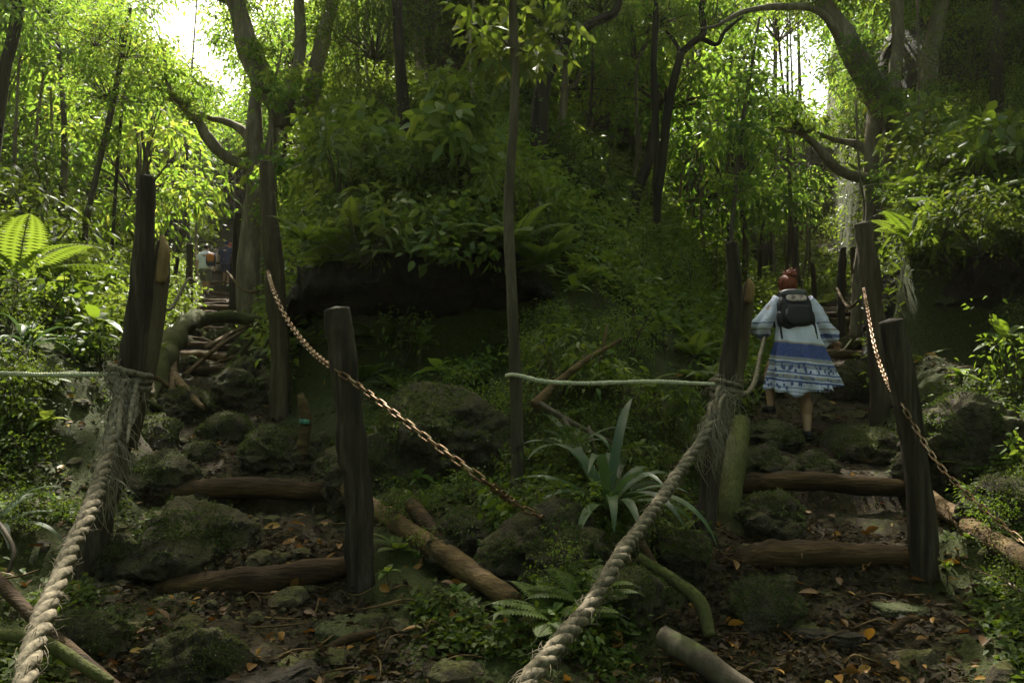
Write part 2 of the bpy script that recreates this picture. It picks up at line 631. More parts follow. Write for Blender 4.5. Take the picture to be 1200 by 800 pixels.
# ------------------------------------------------------------------ landmarks for labels
LM = [(165, 330, 'the tall split post'), (410, 520, 'the dark leaning post by the left steps'), (322, 370, 'the brown pole holding the left chain'),
      (300, 200, 'the gnarled tree by the left trail'), (220, 390, 'the arched mossy root'), (290, 575, 'the upper left log step'),
      (290, 685, 'the lower left log step'), (240, 310, 'the hiker with orange backpack'), (450, 380, 'the left dark rock overhang'),
      (500, 670, 'the diagonal fallen log'), (60, 130, 'the shaded cliff on the far left'), (105, 345, 'the young broad-leaved plant'),
      (60, 710, 'the frayed hemp rope'), (60, 440, 'the pale rope at left'), (250, 225, 'the tan cliff behind the left trail'),
      (540, 60, 'the upper cliff at centre left'), (680, 90, 'the upper cliff at centre right'), (765, 170, 'the pair of slender trees'),
      (660, 160, 'the leaning tree at centre'), (700, 560, 'the strap-leaved plant'), (850, 380, 'the thin dark post'),
      (928, 410, 'the woman in the blue tunic'), (1020, 380, 'the grey pole behind the woman'), (1065, 530, 'the dark post right of the woman'),
      (965, 570, 'the upper right log step'), (960, 655, 'the lower right log step'), (1130, 380, 'the right dark rock overhang'),
      (1020, 180, 'the gnarled tree by the right trail'), (700, 680, 'the twisted thick rope'), (680, 435, 'the bent pale branch'),
      (1150, 640, 'the long right chain'), (480, 510, 'the long left chain'), (870, 180, 'the thin leafy stem'), (950, 230, 'the tan cliff behind the right trail'),
      (1060, 60, 'the big fork of the right tree'), (370, 60, 'the big fork of the left tree'), (1150, 760, 'the bottom right corner mound'),
      (125, 160, 'the leaning sapling at left'), (820, 780, 'the fallen bark log'), (1160, 120, 'the dark trunk at far right')]


def where(p):
    px, py = proj(p)
    best = min(LM, key=lambda l: (l[0] - px) ** 2 + 1.3 * (l[1] - py) ** 2)
    dx, dy = px - best[0], py - best[1]
    if abs(dx) > abs(dy) * .9:
        rel = 'left of' if dx < 0 else 'right of'
    else:
        rel = 'above' if dy < 0 else 'below'
    if math.hypot(dx, dy) < 45:
        rel = 'close ' + rel if rel in ('left of', 'right of') else 'just ' + rel
    return rel + ' ' + best[2]


# ------------------------------------------------------------------ rocks
def ico(sub):
    bm = bmesh.new()
    bmesh.ops.create_icosphere(bm, subdivisions=sub, radius=1)
    V = np.array([v.co[:] for v in bm.verts])
    Fc = np.array([[v.index for v in f.verts] for f in bm.faces])
    bm.free()
    return V, Fc


ICO5, ICO5F = ico(5)
ICO4, ICO4F = ico(4)
ICO3, ICO3F = ico(3)


RKV = {}


def rock_mesh(name, seed, mat, squash=(1, .85, .7), rough=.5, flat=0.):
    q = ICO5 + seed * 3.7
    d = 1 + fbm(q * 1.3, 4, seed) * rough
    d += -np.abs(fbm(q * 2.6, 4, seed + 5)) * rough * .9 + rough * .25
    d += fbm(q * 7, 4, seed + 9) * rough * .30
    d += -np.abs(fbm(q * 4.5, 3, seed + 12)) * rough * .3
    V = ICO5 * d[:, None]
    for k in range(5):
        a = np.random.default_rng(seed * 10 + k)
        n = norm(a.normal(size=3))
        if n[2] < -.2:
            n = -n
        c = .72 + .25 * a.random()
        over = np.maximum(0, V @ n - c)
        V = V - n * over[:, None] * .8
    if flat:
        V[:, 2] = np.where(V[:, 2] > flat, flat + (V[:, 2] - flat) * .15, V[:, 2])
    V = V * np.array(squash)
    V = V + norm(V) * (fbm(V * 14, 3, seed + 15) * .035)[:, None]
    b = MB()
    b.add(V, ICO5F)
    me = b.mesh(name, mat)
    r = np.random.default_rng(seed)
    nn = norm(V / np.array(squash) ** 2)
    ok = np.nonzero((nn[:, 2] > -.05) & (fbm(V * 2.2, 3, seed + 30) + nn[:, 2] * .25 > .14))[0]
    ok = r.choice(ok, min(620, len(ok)), replace=False)
    mb = MB()
    k = np.repeat(ok, 3)
    mb.leaves(V[k] + r.normal(size=(len(k), 3)) * .012, nn[k] + r.normal(size=(len(k), 3)) * .7, r.normal(size=(len(k), 3)) + nn[k] * .5, .075 * r.uniform(.5, 1.5, len(k)), .034,
              np.clip(.45 + r.normal(size=len(k)) * .2, 0, 1))
    RKV[me.name] = mb.mesh('moss', MOSSLEAF)
    return me


RK = [rock_mesh('boulder', k + 1, ROCK) for k in range(5)]
RKL = rock_mesh('stone', 31, ROCKL, (1, .75, .35), .3, .3)
RKB = rock_mesh('stone', 33, ROCKB, (1, .8, .35), .25, .3)


def rock(px, py, wpx, label, mesh=None, name='boulder', Y=None, sink=.35, sq=1., rz=None, tall=1.):
    p = hit(px, py) if Y is None else P(px, py, Y)
    s = wpx * (1.25 if mesh is None else 1.1) / F * p[1] / 2
    o = bpy.data.objects.new(name, mesh or random.choice(RK))
    C.objects.link(o)
    o.location = (p[0], p[1], p[2] + s * .7 * (1 - sink) - s * .35)
    o.rotation_euler = (random.uniform(-.15, .15), random.uniform(-.15, .15), random.uniform(0, 6.28) if rz is None else rz)
    o.scale = (s, s, s * tall)
    tag(o, label, 'rock')
    if mesh is None:
        mo = part('moss', RKV[o.data.name], o)
        mo['kind'] = 'stuff'
    return o


for a in [(178, 520, 62, 'rounded mossy boulder nearest the split post on the left trail'),
          (218, 484, 56, 'dark mossy boulder below the arched root'),
          (264, 512, 56, 'pale-edged mossy boulder in middle of left rock steps'),
          (318, 540, 76, 'broad mossy boulder at foot of the brown pole'),
          (186, 566, 66, 'squat dark boulder at left end of the upper left log'),
          (238, 540, 46, 'small mossy boulder above the upper left log'),
          (292, 462, 84, 'mossy ledge boulder under the ferns left of the brown pole'),
          (215, 650, 110, 'lumpy mossy rock between the two left log steps'),
          (520, 520, 130, 'large mossy rock in front of the left dark overhang'),
          (440, 560, 90, 'mossy rock right behind the dark leaning post'),
          (365, 540, 60, 'mossy rock beside the short broken stump'),
          (545, 640, 80, 'rough grey rock right of the diagonal fallen log'),
          (150, 655, 60, 'moss-topped rock at base of the split post'),
          (240, 785, 90, 'moss-speckled rock at bottom of left steps'),
          (100, 760, 80, 'dark rock beside the frayed rope at bottom left')]:
    rock(*a)
for a in [(893, 552, 56, 'dark boulder at left end of the upper right log'),
          (903, 522, 56, 'mossy boulder under the left foot of the woman'),
          (950, 556, 50, 'mossy boulder below the right foot of the woman'),
          (990, 522, 44, 'small mossy boulder beside the right foot of the woman'),
          (1022, 540, 74, 'broad mossy boulder at foot of the grey pole'),
          (905, 618, 80, 'lumpy mossy rock between the two right log steps'),
          (1130, 520, 120, 'large mossy rock in front of the right dark overhang'),
          (1090, 560, 60, 'mossy rock behind the dark post on the right'),
          (735, 705, 80, 'bright mossy rock under the twisted thick rope'),
          (800, 655, 60, 'moss-covered rock left of the thin dark post foot'),
          (895, 720, 80, 'dark mossy rock at bottom of right steps'),
          (1000, 460, 70, 'mossy ledge boulder right of the woman'),
          (650, 640, 70, 'mossy rock below the strap-leaved plant'),
          (1180, 600, 80, 'dark rock under the long right chain')]:
    rock(*a)
rock(640, 655, 132, 'mossy boulder added low on the ridge for the left chain to end on', RK[1], tall=1.05, rz=.5)  # added support: the image panel edge cuts the left chain off here
rock_moss = part('moss', RKV[RK[1].name], USED[-1])
rock_moss['kind'] = 'stuff'
for k in range(34):
    y = random.uniform(7.6, 19)
    sd_ = k % 2
    x = float((txr if sd_ else txl)(np.array(y))) + random.choice([random.uniform(-.75, .75), random.uniform(.4, .8) * random.choice((-1, 1))])
    px, py = proj((x, y, gz(x, y)))
    if 890 < px < 985 and y < 9:
        continue
    rock(px, py, random.uniform(.25, .6) * F / y, ('right step stone ' if sd_ else 'left step stone ') + where((x, y, gz(x, y))), Y=y, sink=.45)
rock(420, 735, 90, 'flat yellow-green lichen stone at foot of the dark leaning post', RKL, 'flat_stone', sink=.6, rz=.2)
rock(312, 790, 120, 'flat worn brown stone at the bottom of left trail', RKB, 'flat_stone', sink=.6, rz=.4)
rock(1058, 712, 70, 'flat lichen stone at foot of the post on the right', RKL, 'flat_stone', sink=.6, rz=.6)
rock(962, 742, 86, 'flat worn grey stone in middle of right trail', RKB, 'flat_stone', sink=.55, rz=2.2)
rock(260, 562, 110, 'low flat slab just above the upper left log', RKB, 'flat_stone', sink=.75, rz=.1)


def cliff_block(name, sec, x0, x1, label, mat, amp, freq, seed, nx=90, ny=120, org=None, cat='rock wall', skew=0.):
    """closed rock mass: a (y,z) section swept along x and broken up by noise"""
    sec = np.array(sec, float)
    sec = np.vstack([sec, sec[:1]])
    L = np.concatenate([[0], np.cumsum(np.linalg.norm(np.diff(sec, axis=0), axis=1))])
    s = np.linspace(0, L[-1], ny, endpoint=False)
    yy, zz = np.interp(s, L, sec[:, 0]), np.interp(s, L, sec[:, 1])
    cy, cz = yy.mean(), zz.mean()
    xs = np.linspace(x0, x1, nx)
    V = []
    for k, x in enumerate(xs):
        u = abs(2 * k / (nx - 1) - 1)
        sc = math.sqrt(max(0, 1 - u ** 5)) * .97 + .03
        V.append(np.stack([np.full(ny, x), cy + (yy - cy) * sc + skew * (x - x0), cz + (zz - cz) * (.35 + .65 * sc)], -1))
    V = np.array(V)
    q = V.reshape(-1, 3)
    n = np.stack([fbm(q * freq, 5, seed), fbm(q * freq, 5, seed + 20), fbm(q * freq, 5, seed + 40)], -1)
    r = -np.abs(fbm(q * freq * 2.5, 4, seed + 60))
    d = norm(np.stack([np.zeros(len(q)), q[:, 1] - cy, q[:, 2] - cz], -1))
    V = q + n * amp + d * (r * amp * .8)[:, None]
    i, j = np.meshgrid(np.arange(nx - 1), np.arange(ny), indexing='ij')
    k = (j + 1) % ny
    f = np.stack([i * ny + j, i * ny + k, (i + 1) * ny + k, (i + 1) * ny + j], -1).reshape(-1, 4)
    cc = np.vstack([V[:ny].mean(0), V[-ny:].mean(0)])
    jj = np.arange(ny)
    f0 = np.stack([np.full(ny, nx * ny), (jj + 1) % ny, jj], -1)
    f1 = np.stack([np.full(ny, nx * ny + 1), (nx - 1) * ny + jj, (nx - 1) * ny + (jj + 1) % ny], -1)
    b = MB()
    b.add(np.vstack([V, cc]), [f, f0, f1])
    o = b.obj(name, mat, origin=(float((x0 + x1) / 2), float(cy), float(zz.min())))
    return tag(o, label, cat)


ov = [(7.75, .95), (7.7, .7), (8.3, .45), (8.95, .15), (8.9, -.6), (8.3, -1.1), (8.4, -1.9), (10.4, -1.9), (10.4, .9), (9.2, 1.05)]
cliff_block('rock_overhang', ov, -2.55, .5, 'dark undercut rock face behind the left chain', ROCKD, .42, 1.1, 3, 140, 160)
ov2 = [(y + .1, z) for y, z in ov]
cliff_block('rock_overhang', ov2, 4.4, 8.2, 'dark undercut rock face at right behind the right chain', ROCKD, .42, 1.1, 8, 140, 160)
# higher cliffs
cliff_block('cliff', [(15.5, 11), (15.2, 7.5), (16.3, 5.6), (16.2, 3), (20, 3), (20, 11)], -2.1, .3, 'brown cliff high at centre left above the left overhang', ROCKC, .9, .35, 14, cat='cliff')
cliff_block('cliff', [(18.5, 12), (18.2, 8.5), (19.4, 6.3), (19.6, 3.2), (23, 3), (23, 12)], 1.0, 3.1, 'shadowed brown cliff high at centre right above the ridge', ROCKC, .8, .35, 17, cat='cliff')
cliff_block('cliff', [(25, 9.6), (24.8, 7.4), (26.5, 6.2), (26.4, 3), (31, 3), (31, 10)], -18, -12.6, 'shaded brown cliff with a dark hollow at far left', ROCKC, .9, .35, 22, cat='cliff')
cliff_block('cliff', [(42, 11.5), (41.5, 8.5), (42.3, 6.5), (42, 3.2), (48, 3.2), (48, 12)], -19, -11.5, 'tan sunlit cliff closing the left trail', ROCKC, 1.2, .28, 27, cat='cliff')
cliff_block('cliff', [(42.5, 11), (42, 8.5), (42.6, 6.5), (42.3, 3.5), (48, 3.5), (48, 12)], 11.5, 19.5, 'tan cliff closing the right trail beneath the gnarled tree', ROCKC, 1.2, .28, 33, cat='cliff')
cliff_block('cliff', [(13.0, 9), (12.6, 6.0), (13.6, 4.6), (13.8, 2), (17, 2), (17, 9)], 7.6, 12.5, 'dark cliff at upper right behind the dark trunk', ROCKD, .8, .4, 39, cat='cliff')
cliff_block('cliff', [(33, 10.5), (32.7, 8), (33.8, 6.6), (33.6, 4), (38, 4), (38, 11)], 5.4, 9.6, 'brown cliff behind the pair of slender trees', ROCKC, 1.0, .3, 44, cat='cliff')

# ------------------------------------------------------------------ posts, logs, branches
def post(pxs, Y, wid, label, mat, name='wooden_post', cat='post', Y1=None, rough=.3, flute=.10, seed=1, cap=True, seg=36):
    """pxs: photo points from the foot to the top; wid: widths in px"""
    n = len(pxs)
    Ys = np.linspace(Y, Y if Y1 is None else Y1, n)
    pts = [P(a, b, yy) for (a, b), yy in zip(pxs, Ys)]
    r = [w / F * yy / 2 for w, yy in zip(wid, Ys)]
    foot = pts[0].copy()
    d = norm(pts[0] - pts[1])
    pts = [pts[0] + d * .25] + pts
    r = [r[0]] + r
    b = MB()
    b.tube(pts, r, seg, max(40, n * 22), rough, 5, seed, flute=flute)
    root = thing(name, label, cat, foot)
    b.obj('shaft', mat, root)
    return root, pts, r


def yhit(px, py):
    return hit(px, py)[1]


# left panel
YLP = 4.55
lp, _, _ = post([(100, 690), (122, 590), (145, 480), (160, 380), (168, 290), (172, 207)], YLP, [36, 33, 30, 27, 23, 19],
                'tall dark split post leaning right at the left trail edge, bound with rope', POSTD, seed=2)
b = MB()
b.tube([P(144, 520, YLP + .11), P(163, 440, YLP + .11), P(178, 370, YLP + .10), P(187, 315, YLP + .08), P(190, 282, YLP + .08)],
       [.085, .08, .075, .055, .03], 14, 40, .3, 6, 5)
b.obj('split_trunk', POSTB, lp)
b = MB()
b.tube([P(188, 330, YLP + .03), P(193, 297, YLP + .02), P(190, 276, YLP + .03)], [.03, .04, .012], 8, 14, .35, 20, 6)
b.obj('splinter', HEART, lp)
YRP = 4.45
post([(425, 702), (420, 610), (412, 510), (402, 420), (394, 362)], YRP, [32, 33, 33, 32, 28], 'thick dark leaning post beside the left log steps, chain in front', POSTD, seed=4, flute=.07)
YMP = yhit(328, 488)
post([(328, 490), (328, 420), (325, 350), (319, 290), (314, 235), (312, 190)], YMP, [24, 23, 22, 21, 19, 15], 'tall brown pole holding the upper end of the left chain', POSTB, seed=5)
# right panel
YQL = yhit(826, 632)
qp, _, _ = post([(824, 632), (834, 560), (848, 470), (858, 390), (862, 340), (857, 284)], YQL, [26, 23, 20, 18, 16, 13],
                'thin dark leaning post with rope knot at left of the woman', POSTD, seed=7)
b = MB()
b.tube([P(850, 480, YQL + .09), P(866, 410, YQL + .09), P(874, 365, YQL + .08), P(877, 332, YQL + .07)], [.07, .065, .05, .025], 12, 36, .3, 6, 9)
b.obj('split_trunk', POSTB, qp)
b = MB()
b.tube([P(876, 354, YQL + .02), P(880, 338, YQL + .02), P(877, 327, YQL + .03)], [.025, .035, .012], 8, 12, .35, 20, 6)
b.obj('splinter', HEART, qp)
YQR = 4.62
post([(1082, 688), (1079, 610), (1068, 510), (1054, 430), (1043, 376)], YQR, [29, 30, 30, 28, 24], 'thick dark leaning post right of the woman, chain in front', POSTD, seed=11, flute=.07)
YQM = yhit(1031, 492)
post([(1031, 494), (1030, 430), (1024, 360), (1016, 300), (1010, 262)], YQM, [21, 21, 21, 20, 18], 'grey brown pole holding the upper end of the right chain', POSTB, seed=12)
# farther posts
for pts, w, lab, mt in [
    ([(272, 393), (274, 340), (277, 285), (279, 250)], [10, 10, 10, 8], 'slim dark post in the middle of the far left stairs', POSTD),
    ([(221, 356), (222, 320), (222, 286)], [9, 8, 7], 'grey post at left edge of the far left stairs', POSTB),
    ([(208, 350), (206, 325), (208, 302)], [6, 6, 5], 'thin stake left of the far left stairs', POSTD),
    ([(186, 400), (185, 370), (187, 340)], [9, 8, 7], 'short stake holding the handrail rope behind the split post', POSTD),
    ([(291, 385), (290, 340), (286, 300)], [9, 9, 8], 'crooked dark post right of the far left stairs', POSTD),
    ([(987, 402), (986, 340), (988, 290)], [9, 9, 8], 'slim dark post right of the woman near the far stairs', POSTD),
    ([(955, 372), (954, 340), (952, 308)], [6, 6, 5], 'grey stake just right of the head of the woman', POSTB),
    ([(1002, 375), (1003, 330), (1000, 290)], [9, 9, 8], 'short brown post left of the grey pole', POSTB)]:
    h0 = hit(*pts[0])
    post(pts, h0[1], w, lab, mt, seg=10, seed=int(pts[0][0]))


def stick(pts, r, label, mat, name='branch', cat='branch', seg=9, rough=.25, seed=1, moss=False):
    b = MB()
    pts = [np.asarray(p, float) for p in pts]
    b.tube(pts, r, seg, max(16, len(pts) * (18 if seg > 20 else 10)), rough, 7, seed)
    o = b.obj(name, mat, origin=tuple(pts[0]))
    return tag(o, label, cat)


CLEAR = []


def lay(pxs, r, up=.7):
    out = []
    for a in pxs:
        p = hit(a[0], a[1])
        out.append(p)
    o = np.array(out)
    t = np.linspace(0, 1, len(o))[:, None]
    ln = o[0] * (1 - t) + o[-1] * t
    q = ln * .6 + o * .4
    need = max(0, max(float(g - z) for g, z in zip([gz(a[0], a[1]) for a in q], q[:, 2])))
    q[:, 2] += r * up + need * .6
    for a in spl(q, 24):
        CLEAR.append(a)
    return list(q)


def pl(lst):
    return [P(*a) for a in lst]


stick(pl([(168, 694, 4.52), (230, 686, 4.47), (300, 680, 4.44), (360, 672, 4.47), (408, 662, 4.52)]), [.07, .075, .078, .072, .06], 'wet brown log forming the lower step of the left trail', LOGM, 'log_step', 'log', 28, .34, 3)
stick(pl([(170, 580, 6.0), (230, 574, 5.98), (300, 571, 5.97), (350, 574, 6.0), (392, 578, 6.05)]), [.06, .075, .08, .075, .06], 'wet brown log forming the upper step of the left trail', LOGM, 'log_step', 'log', 28, .34, 5)
stick(pl([(866, 654, 4.72), (920, 649, 4.68), (970, 650, 4.68), (1030, 653, 4.7), (1074, 655, 4.74)]), [.075, .082, .084, .08, .07], 'wet brown log forming the lower step of the right trail', LOGM, 'log_step', 'log', 28, .34, 8)
stick(pl([(866, 568, 6.0), (920, 563, 5.95), (970, 565, 5.95), (1020, 569, 5.95), (1070, 573, 6.0)]), [.07, .08, .08, .075, .065], 'wet brown log forming the upper step of the right trail', LOGM, 'log_step', 'log', 28, .34, 9)
stick(lay([(380, 566), (430, 622), (490, 665), (540, 694), (604, 730)], .07, .9), [.05, .062, .07, .066, .05], 'long pale log lying diagonally right of the dark leaning post', LOGP, 'fallen_log', 'log', 26, .32, 12)
stick(lay([(1065, 590), (1100, 625), (1150, 660), (1200, 692), (1230, 710)], .07, .9), [.05, .062, .068, .062, .05], 'long pale log lying diagonally right of the right post', LOGP, 'fallen_log', 'log', 26, .32, 13)
stick(lay([(482, 618), (505, 648), (530, 678)], .05, 2.), [.05, .045, .04], 'reddish broken log leaning on the long pale log', LOGM, 'fallen_log', 'log', 10, .2, 14)
stick(pl([(352, 462, 6.5), (358, 490, 6.5), (354, 525, 6.5), (346, 556, 6.5)]), [.03, .05, .05, .06], 'short broken stump with a teal paint mark', LOGP, 'stump', 'stump', 10, .3, 15)
b = MB()
b.tube(pl([(357.5, 491, 6.47), (357, 496, 6.47)]), [.044, .046], 10, 6, .3, 14, 4)
tag(b.obj('paint_mark', TEAL, origin=tuple(P(357, 496, 6.47))), 'teal paint ring on the short broken stump', 'paint mark')
# paint belongs to the stump
_st = [o for o in USED if o['label'].startswith('short broken stump')][0]
_pm = USED.pop()
for _k in ('label', 'category'):
    del _pm[_k]
_pm.parent = _st
_pm.location = _pm.location - _st.location
# big mossy arching root
b = MB()
R0 = P(184, 475, 8.3)
b.tube(pl([(180, 485, 8.3), (186, 440, 8.6), (200, 402, 9.3), (222, 378, 10.3), (262, 372, 11.0), (305, 375, 11.3)]), [.13, .14, .14, .12, .10, .07], 16, 90, .55, 4, 21)
root = thing('mossy_root', 'thick moss-covered root arching over left of the far steps', 'root', R0)
b.obj('trunk', MOSSY, root)
for pts in ([(200, 405, 9.2), (204, 440, 8.6), (200, 462, 8.2)], [(203, 440, 8.6), (222, 462, 8.2), (238, 478, 8.0)], [(186, 450, 8.4), (178, 470, 8.1), (195, 480, 8.0)]):
    b = MB()
    b.tube(pl(pts), [.06, .045, .03], 8, 20, .3, 8, int(pts[0][0]))
    b.obj('side_root', MOSSY if pts[0][0] < 190 else LOGP, root)
b = MB()
b.tube(pl([(860, 640, 5.35), (856, 580, 5.5), (862, 530, 5.8), (868, 495, 6.2)]), [.10, .09, .10, .08], 12, 40, .3, 6, 24)
tag(b.obj('mossy_root', MOSSY, origin=tuple(P(860, 640, 5.35))), 'moss-covered root standing right of the thin dark post', 'root')
for i, (pts, r) in enumerate([([(240, 408, 10), (275, 388, 10.8), (300, 380, 11.2)], .03), ([(215, 440, 9), (245, 415, 9.6), (268, 392, 10.4)], .025),
                              ([(240, 418, 9.2), (262, 402, 9.6), (285, 388, 10)], .03), ([(300, 368, 12), (320, 385, 11), (340, 402, 10)], .03)]):
    stick(pl(pts), [r, r * .9, r * .6], ['pale stick across the left steps beside the mossy root', 'thin stick leaning on the steps below the mossy root',
                                         'broken pale branch lying on the left steps', 'root running down right of the slim dark post'][i], LOGP if i < 3 else MOSSY, seed=30 + i)
for pts, r, lab, mt in [
    ([(-20, 660, 3.6), (40, 725, 3.3), (90, 768, 3.1), (140, 810, 3.0)], [.025, .028, .026, .024], 'brown branch lying at bottom left beneath the frayed rope', LOGM),
    ([(-10, 742, 3.0), (50, 752, 2.95), (130, 800, 2.9)], [.024, .026, .022], 'lower curved branch at bottom left corner', MOSSY),
    ([(-10, 600, 4.4), (15, 640, 4.1), (10, 670, 4.0)], [.012, .012, .01], 'thin curling vine at left edge', STEMB),
    ([(748, 652, 4.2), (790, 680, 4.1), (820, 705, 4.0), (832, 745, 3.9)], [.028, .032, .036, .034], 'curved mossy branch below the twisted thick rope', MOSSY),
    ([(752, 635, 4.3), (765, 660, 4.2), (780, 690, 4.1)], [.022, .024, .02], 'short reddish branch under the twisted thick rope', LOGM),
    ([(776, 745, 3.6), (820, 772, 3.45), (880, 815, 3.3)], [.055, .06, .055], 'fallen bark log at bottom of the right trail edge', BARK),
    ([(626, 476, 5.6), (655, 447, 5.7), (690, 420, 5.8), (728, 398, 5.9)], [.045, .03, .024, .012], 'bent pale branch rising from the ridge', LOGP),
    ([(632, 472, 5.5), (670, 495, 5.4), (720, 520, 5.4)], [.02, .02, .012], 'grey branch trailing below the bent pale branch', BARK),
    ([(660, 490, 5.4), (690, 540, 5.2), (720, 600, 5.0)], [.016, .018, .014], 'thin grey stick behind the strap-leaved plant', BARK),
    ([(690, 500, 5.4), (700, 540, 5.2), (704, 590, 5.0)], [.014, .014, .012], 'thin upright stick among the strap leaves', BARK),
    ([(700, 440, 6.2), (708, 400, 6.3), (712, 380, 6.4)], [.012, .012, .008], 'small upright twig beside the bent pale branch', LOGP),
    ([(380, 770, 3.7), (400, 752, 3.75), (440, 740, 3.8)], [.022, .025, .02], 'short curved stick below the lichen stone on the left trail', LOGM),
    ([(1042, 742, 3.9), (1060, 727, 3.95), (1075, 724, 4.0)], [.02, .022, .018], 'short curved stick below the lichen stone on the right trail', LOGM),
    ([(440, 500, 6.2), (452, 560, 5.8), (462, 600, 5.4)], [.014, .014, .012], 'grey twig right of the dark leaning post', BARK),
    ([(1165, 640, 4.9), (1172, 665, 4.8), (1180, 690, 4.7)], [.04, .04, .035], 'upright reddish stump behind the right diagonal log', LOGM)]:
    stick(pl(pts), r, lab, mt, seed=int(abs(pts[0][0])))
for k in range(12):
    y = 7.8 + k * .75
    tx = txl if k % 3 else txr
    x = float(tx(np.array(y)))
    q = [np.array([x - .8, y + random.uniform(-.3, .3), 0]), np.array([x - .2, y + random.uniform(-.3, .1), 0]), np.array([x + .3, y + random.uniform(-.2, .2), 0]), np.array([x + .9, y + random.uniform(-.4, .4), 0])]
    for v in q:
        v[2] = gz(v[0], v[1]) + random.uniform(.0, .06)
    if k % 3 == 0 and y < 9:
        continue
    stick(q, [.02, .035, .03, .02], 'root crossing the steps ' + where(q[1]), LOGP if k % 2 else MOSSY, 'root', 'root', 10, .4, k)
# far log treads on both stairs
for side, tx in (('left', txl), ('right', txr)):
    for k, y in enumerate(step_y):
        if side == 'right' and y > 20:
            continue
        x = float(tx(np.array(y)))
        w = .5 + random.uniform(-.1, .22)
        x += random.uniform(-.12, .12)
        zt = random.uniform(-.05, .05)
        rr = random.uniform(.75, 1.2)
        z = float(np.interp(y + .06, _py, _pz)) - .02
        sk = random.uniform(-.22, .22)
        a = np.array([x - w, y + sk, z + zt])
        c = np.array([x + w, y - sk, z - zt])
        b = MB()
        b.tube([a, (a + c) / 2 + np.array([random.uniform(-.1, .1), random.uniform(-.08, .08), random.uniform(-.03, .04)]), c], [.07 * rr, .08 * rr, .06 * rr], 10, 20, .35, 6, k)
        px, py = proj((a + c) / 2)
        tag(b.obj('log_step', LOGP if k % 2 else LOGM, origin=tuple(a)), f'log tread on the far {side} stairs ' + ['lowest of all', 'second lowest', 'third lowest', 'fourth lowest', 'fifth lowest', 'sixth lowest', 'topmost' if side == 'right' else 'seventh lowest', 'eighth lowest', 'sixth from the top', 'fifth from the top', 'fourth from the top', 'third from the top', 'second from the top', 'topmost'][k], 'log', f'log treads of the {side} stairs')

# ------------------------------------------------------------------ ropes
def rope_mb(pts, R, pitch, strands=3, n=None):
    L = np.linalg.norm(np.diff(spl(pts, 60), axis=0), axis=1).sum()
    n = n or int(max(30, L / pitch * 16))
    c = spl(pts, n)
    t, N, B = frames(c)
    s = np.concatenate([[0], np.cumsum(np.linalg.norm(np.diff(c, axis=0), axis=1))])
    b = MB()
    if R > .02:
        c = c + np.stack([fbm(np.stack([s * 4, s * 0 + k, s * 0], -1), 3, k) for k in range(3)], -1) * R * .45
    tw = fbm(np.stack([s * 5, s * 0, s * 0], -1), 2, 7) * .9
    sw = 1 + .22 * fbm(np.stack([s * 7, s * 0 + 3, s * 0], -1), 3, 8)
    for k in range(strands):
        a = s / pitch * 2 * PI + k * 2 * PI / strands + tw
        q = c + (np.cos(a)[:, None] * N + np.sin(a)[:, None] * B) * (R * .47 * sw)[:, None]
        b.tube(q, R * .60 * sw * (1 + .15 * fbm(np.stack([s * 11, s * 0 + k, s * 0], -1), 2, k)), 9, len(q), .3, 70, k)
    if R > .02:
        for k in range(420):
            i = random.randrange(len(c) - 1)
            d = norm(rng.normal(size=3))
            d = norm(d - t[i] * t[i].dot(d)) 
            o = c[i] + d * R * .9
            e = t[i] * random.choice((-1, 1)) * random.uniform(.6, 1.6) + d * .6 + np.array([0, 0, -.3])
            L = random.uniform(.015, .06)
            b.tube([o, o + e * L * .5 + d * .004, o + e * L + rng.normal(size=3) * .006], [.0016, .0014, .0007], 3, 5)
    return b


def fibres(b, base, n, spread, Lr, r=.0022, down=1., dirv=(0, 0, 0)):
    for k in range(n):
        o = base[random.randrange(len(base))] + rng.normal(size=3) * spread
        L = random.uniform(*Lr)
        d = norm(rng.normal(size=3) * .7 + np.array([0, 0, -down]) + np.array(dirv))
        b.tube([o, o + d * L * .5 + rng.normal(size=3) * L * .12, o + d * L * .8 + np.array([0, 0, -.3]) * L + rng.normal(size=3) * L * .15], [r, r, r * .5], 3, 7)


def knot(root, c, ax, r, thick, turns, mat):
    """loops of rope wound round the post"""
    ax = norm(np.array(ax))
    u = norm(np.cross(ax, [0, 1, 0]))
    v = np.cross(ax, u)
    b = MB()
    for k in range(turns):
        o = c + ax * (k - turns / 2) * thick * 1.5
        tilt = random.uniform(-.35, .35)
        a = np.linspace(0, 2 * PI, 26)
        rr = r + thick * random.uniform(.6, 1.5)
        q = o + rr * (np.cos(a)[:, None] * u + np.sin(a)[:, None] * v) + ax * (np.sin(a + k) * tilt * r)[:, None]
        b.tube(q, thick, 7, 40, .3, 30, k)
    b.obj('knot', mat, root)


# left hemp rope
kp = P(152, 442, YLP)
axL = P(160, 380, YLP) - P(145, 480, YLP)
pts = pl([(146, 446, 4.40), (136, 490, 4.2), (122, 545, 3.85), (100, 605, 3.4), (66, 690, 2.85), (30, 790, 2.4), (-6, 905, 2.05)])
root = thing('hemp_rope', 'thick frayed hemp rope hanging from the tall split post', 'rope', pts[0])
rope_mb(pts, .033, .25).obj('cord', ROPE, root)
knot(root, kp, axL, .09, .017, 5, ROPE)
b = MB()
mid = spl(pts, 60)
fibres(b, mid[2:20], 330, .022, (.04, .16), .0028, 2.4, (.3, 0, 0))
fibres(b, mid[10:24], 150, .024, (.06, .26), .0026, 2.8, (.7, 0, 0))
fibres(b, np.array([kp + norm(rng.normal(size=3)) * .1 for _ in range(20)]), 140, .03, (.05, .14), .0028, .9)
b.obj('frayed_strands', FRAY, root)['kind'] = 'stuff'
b = MB()
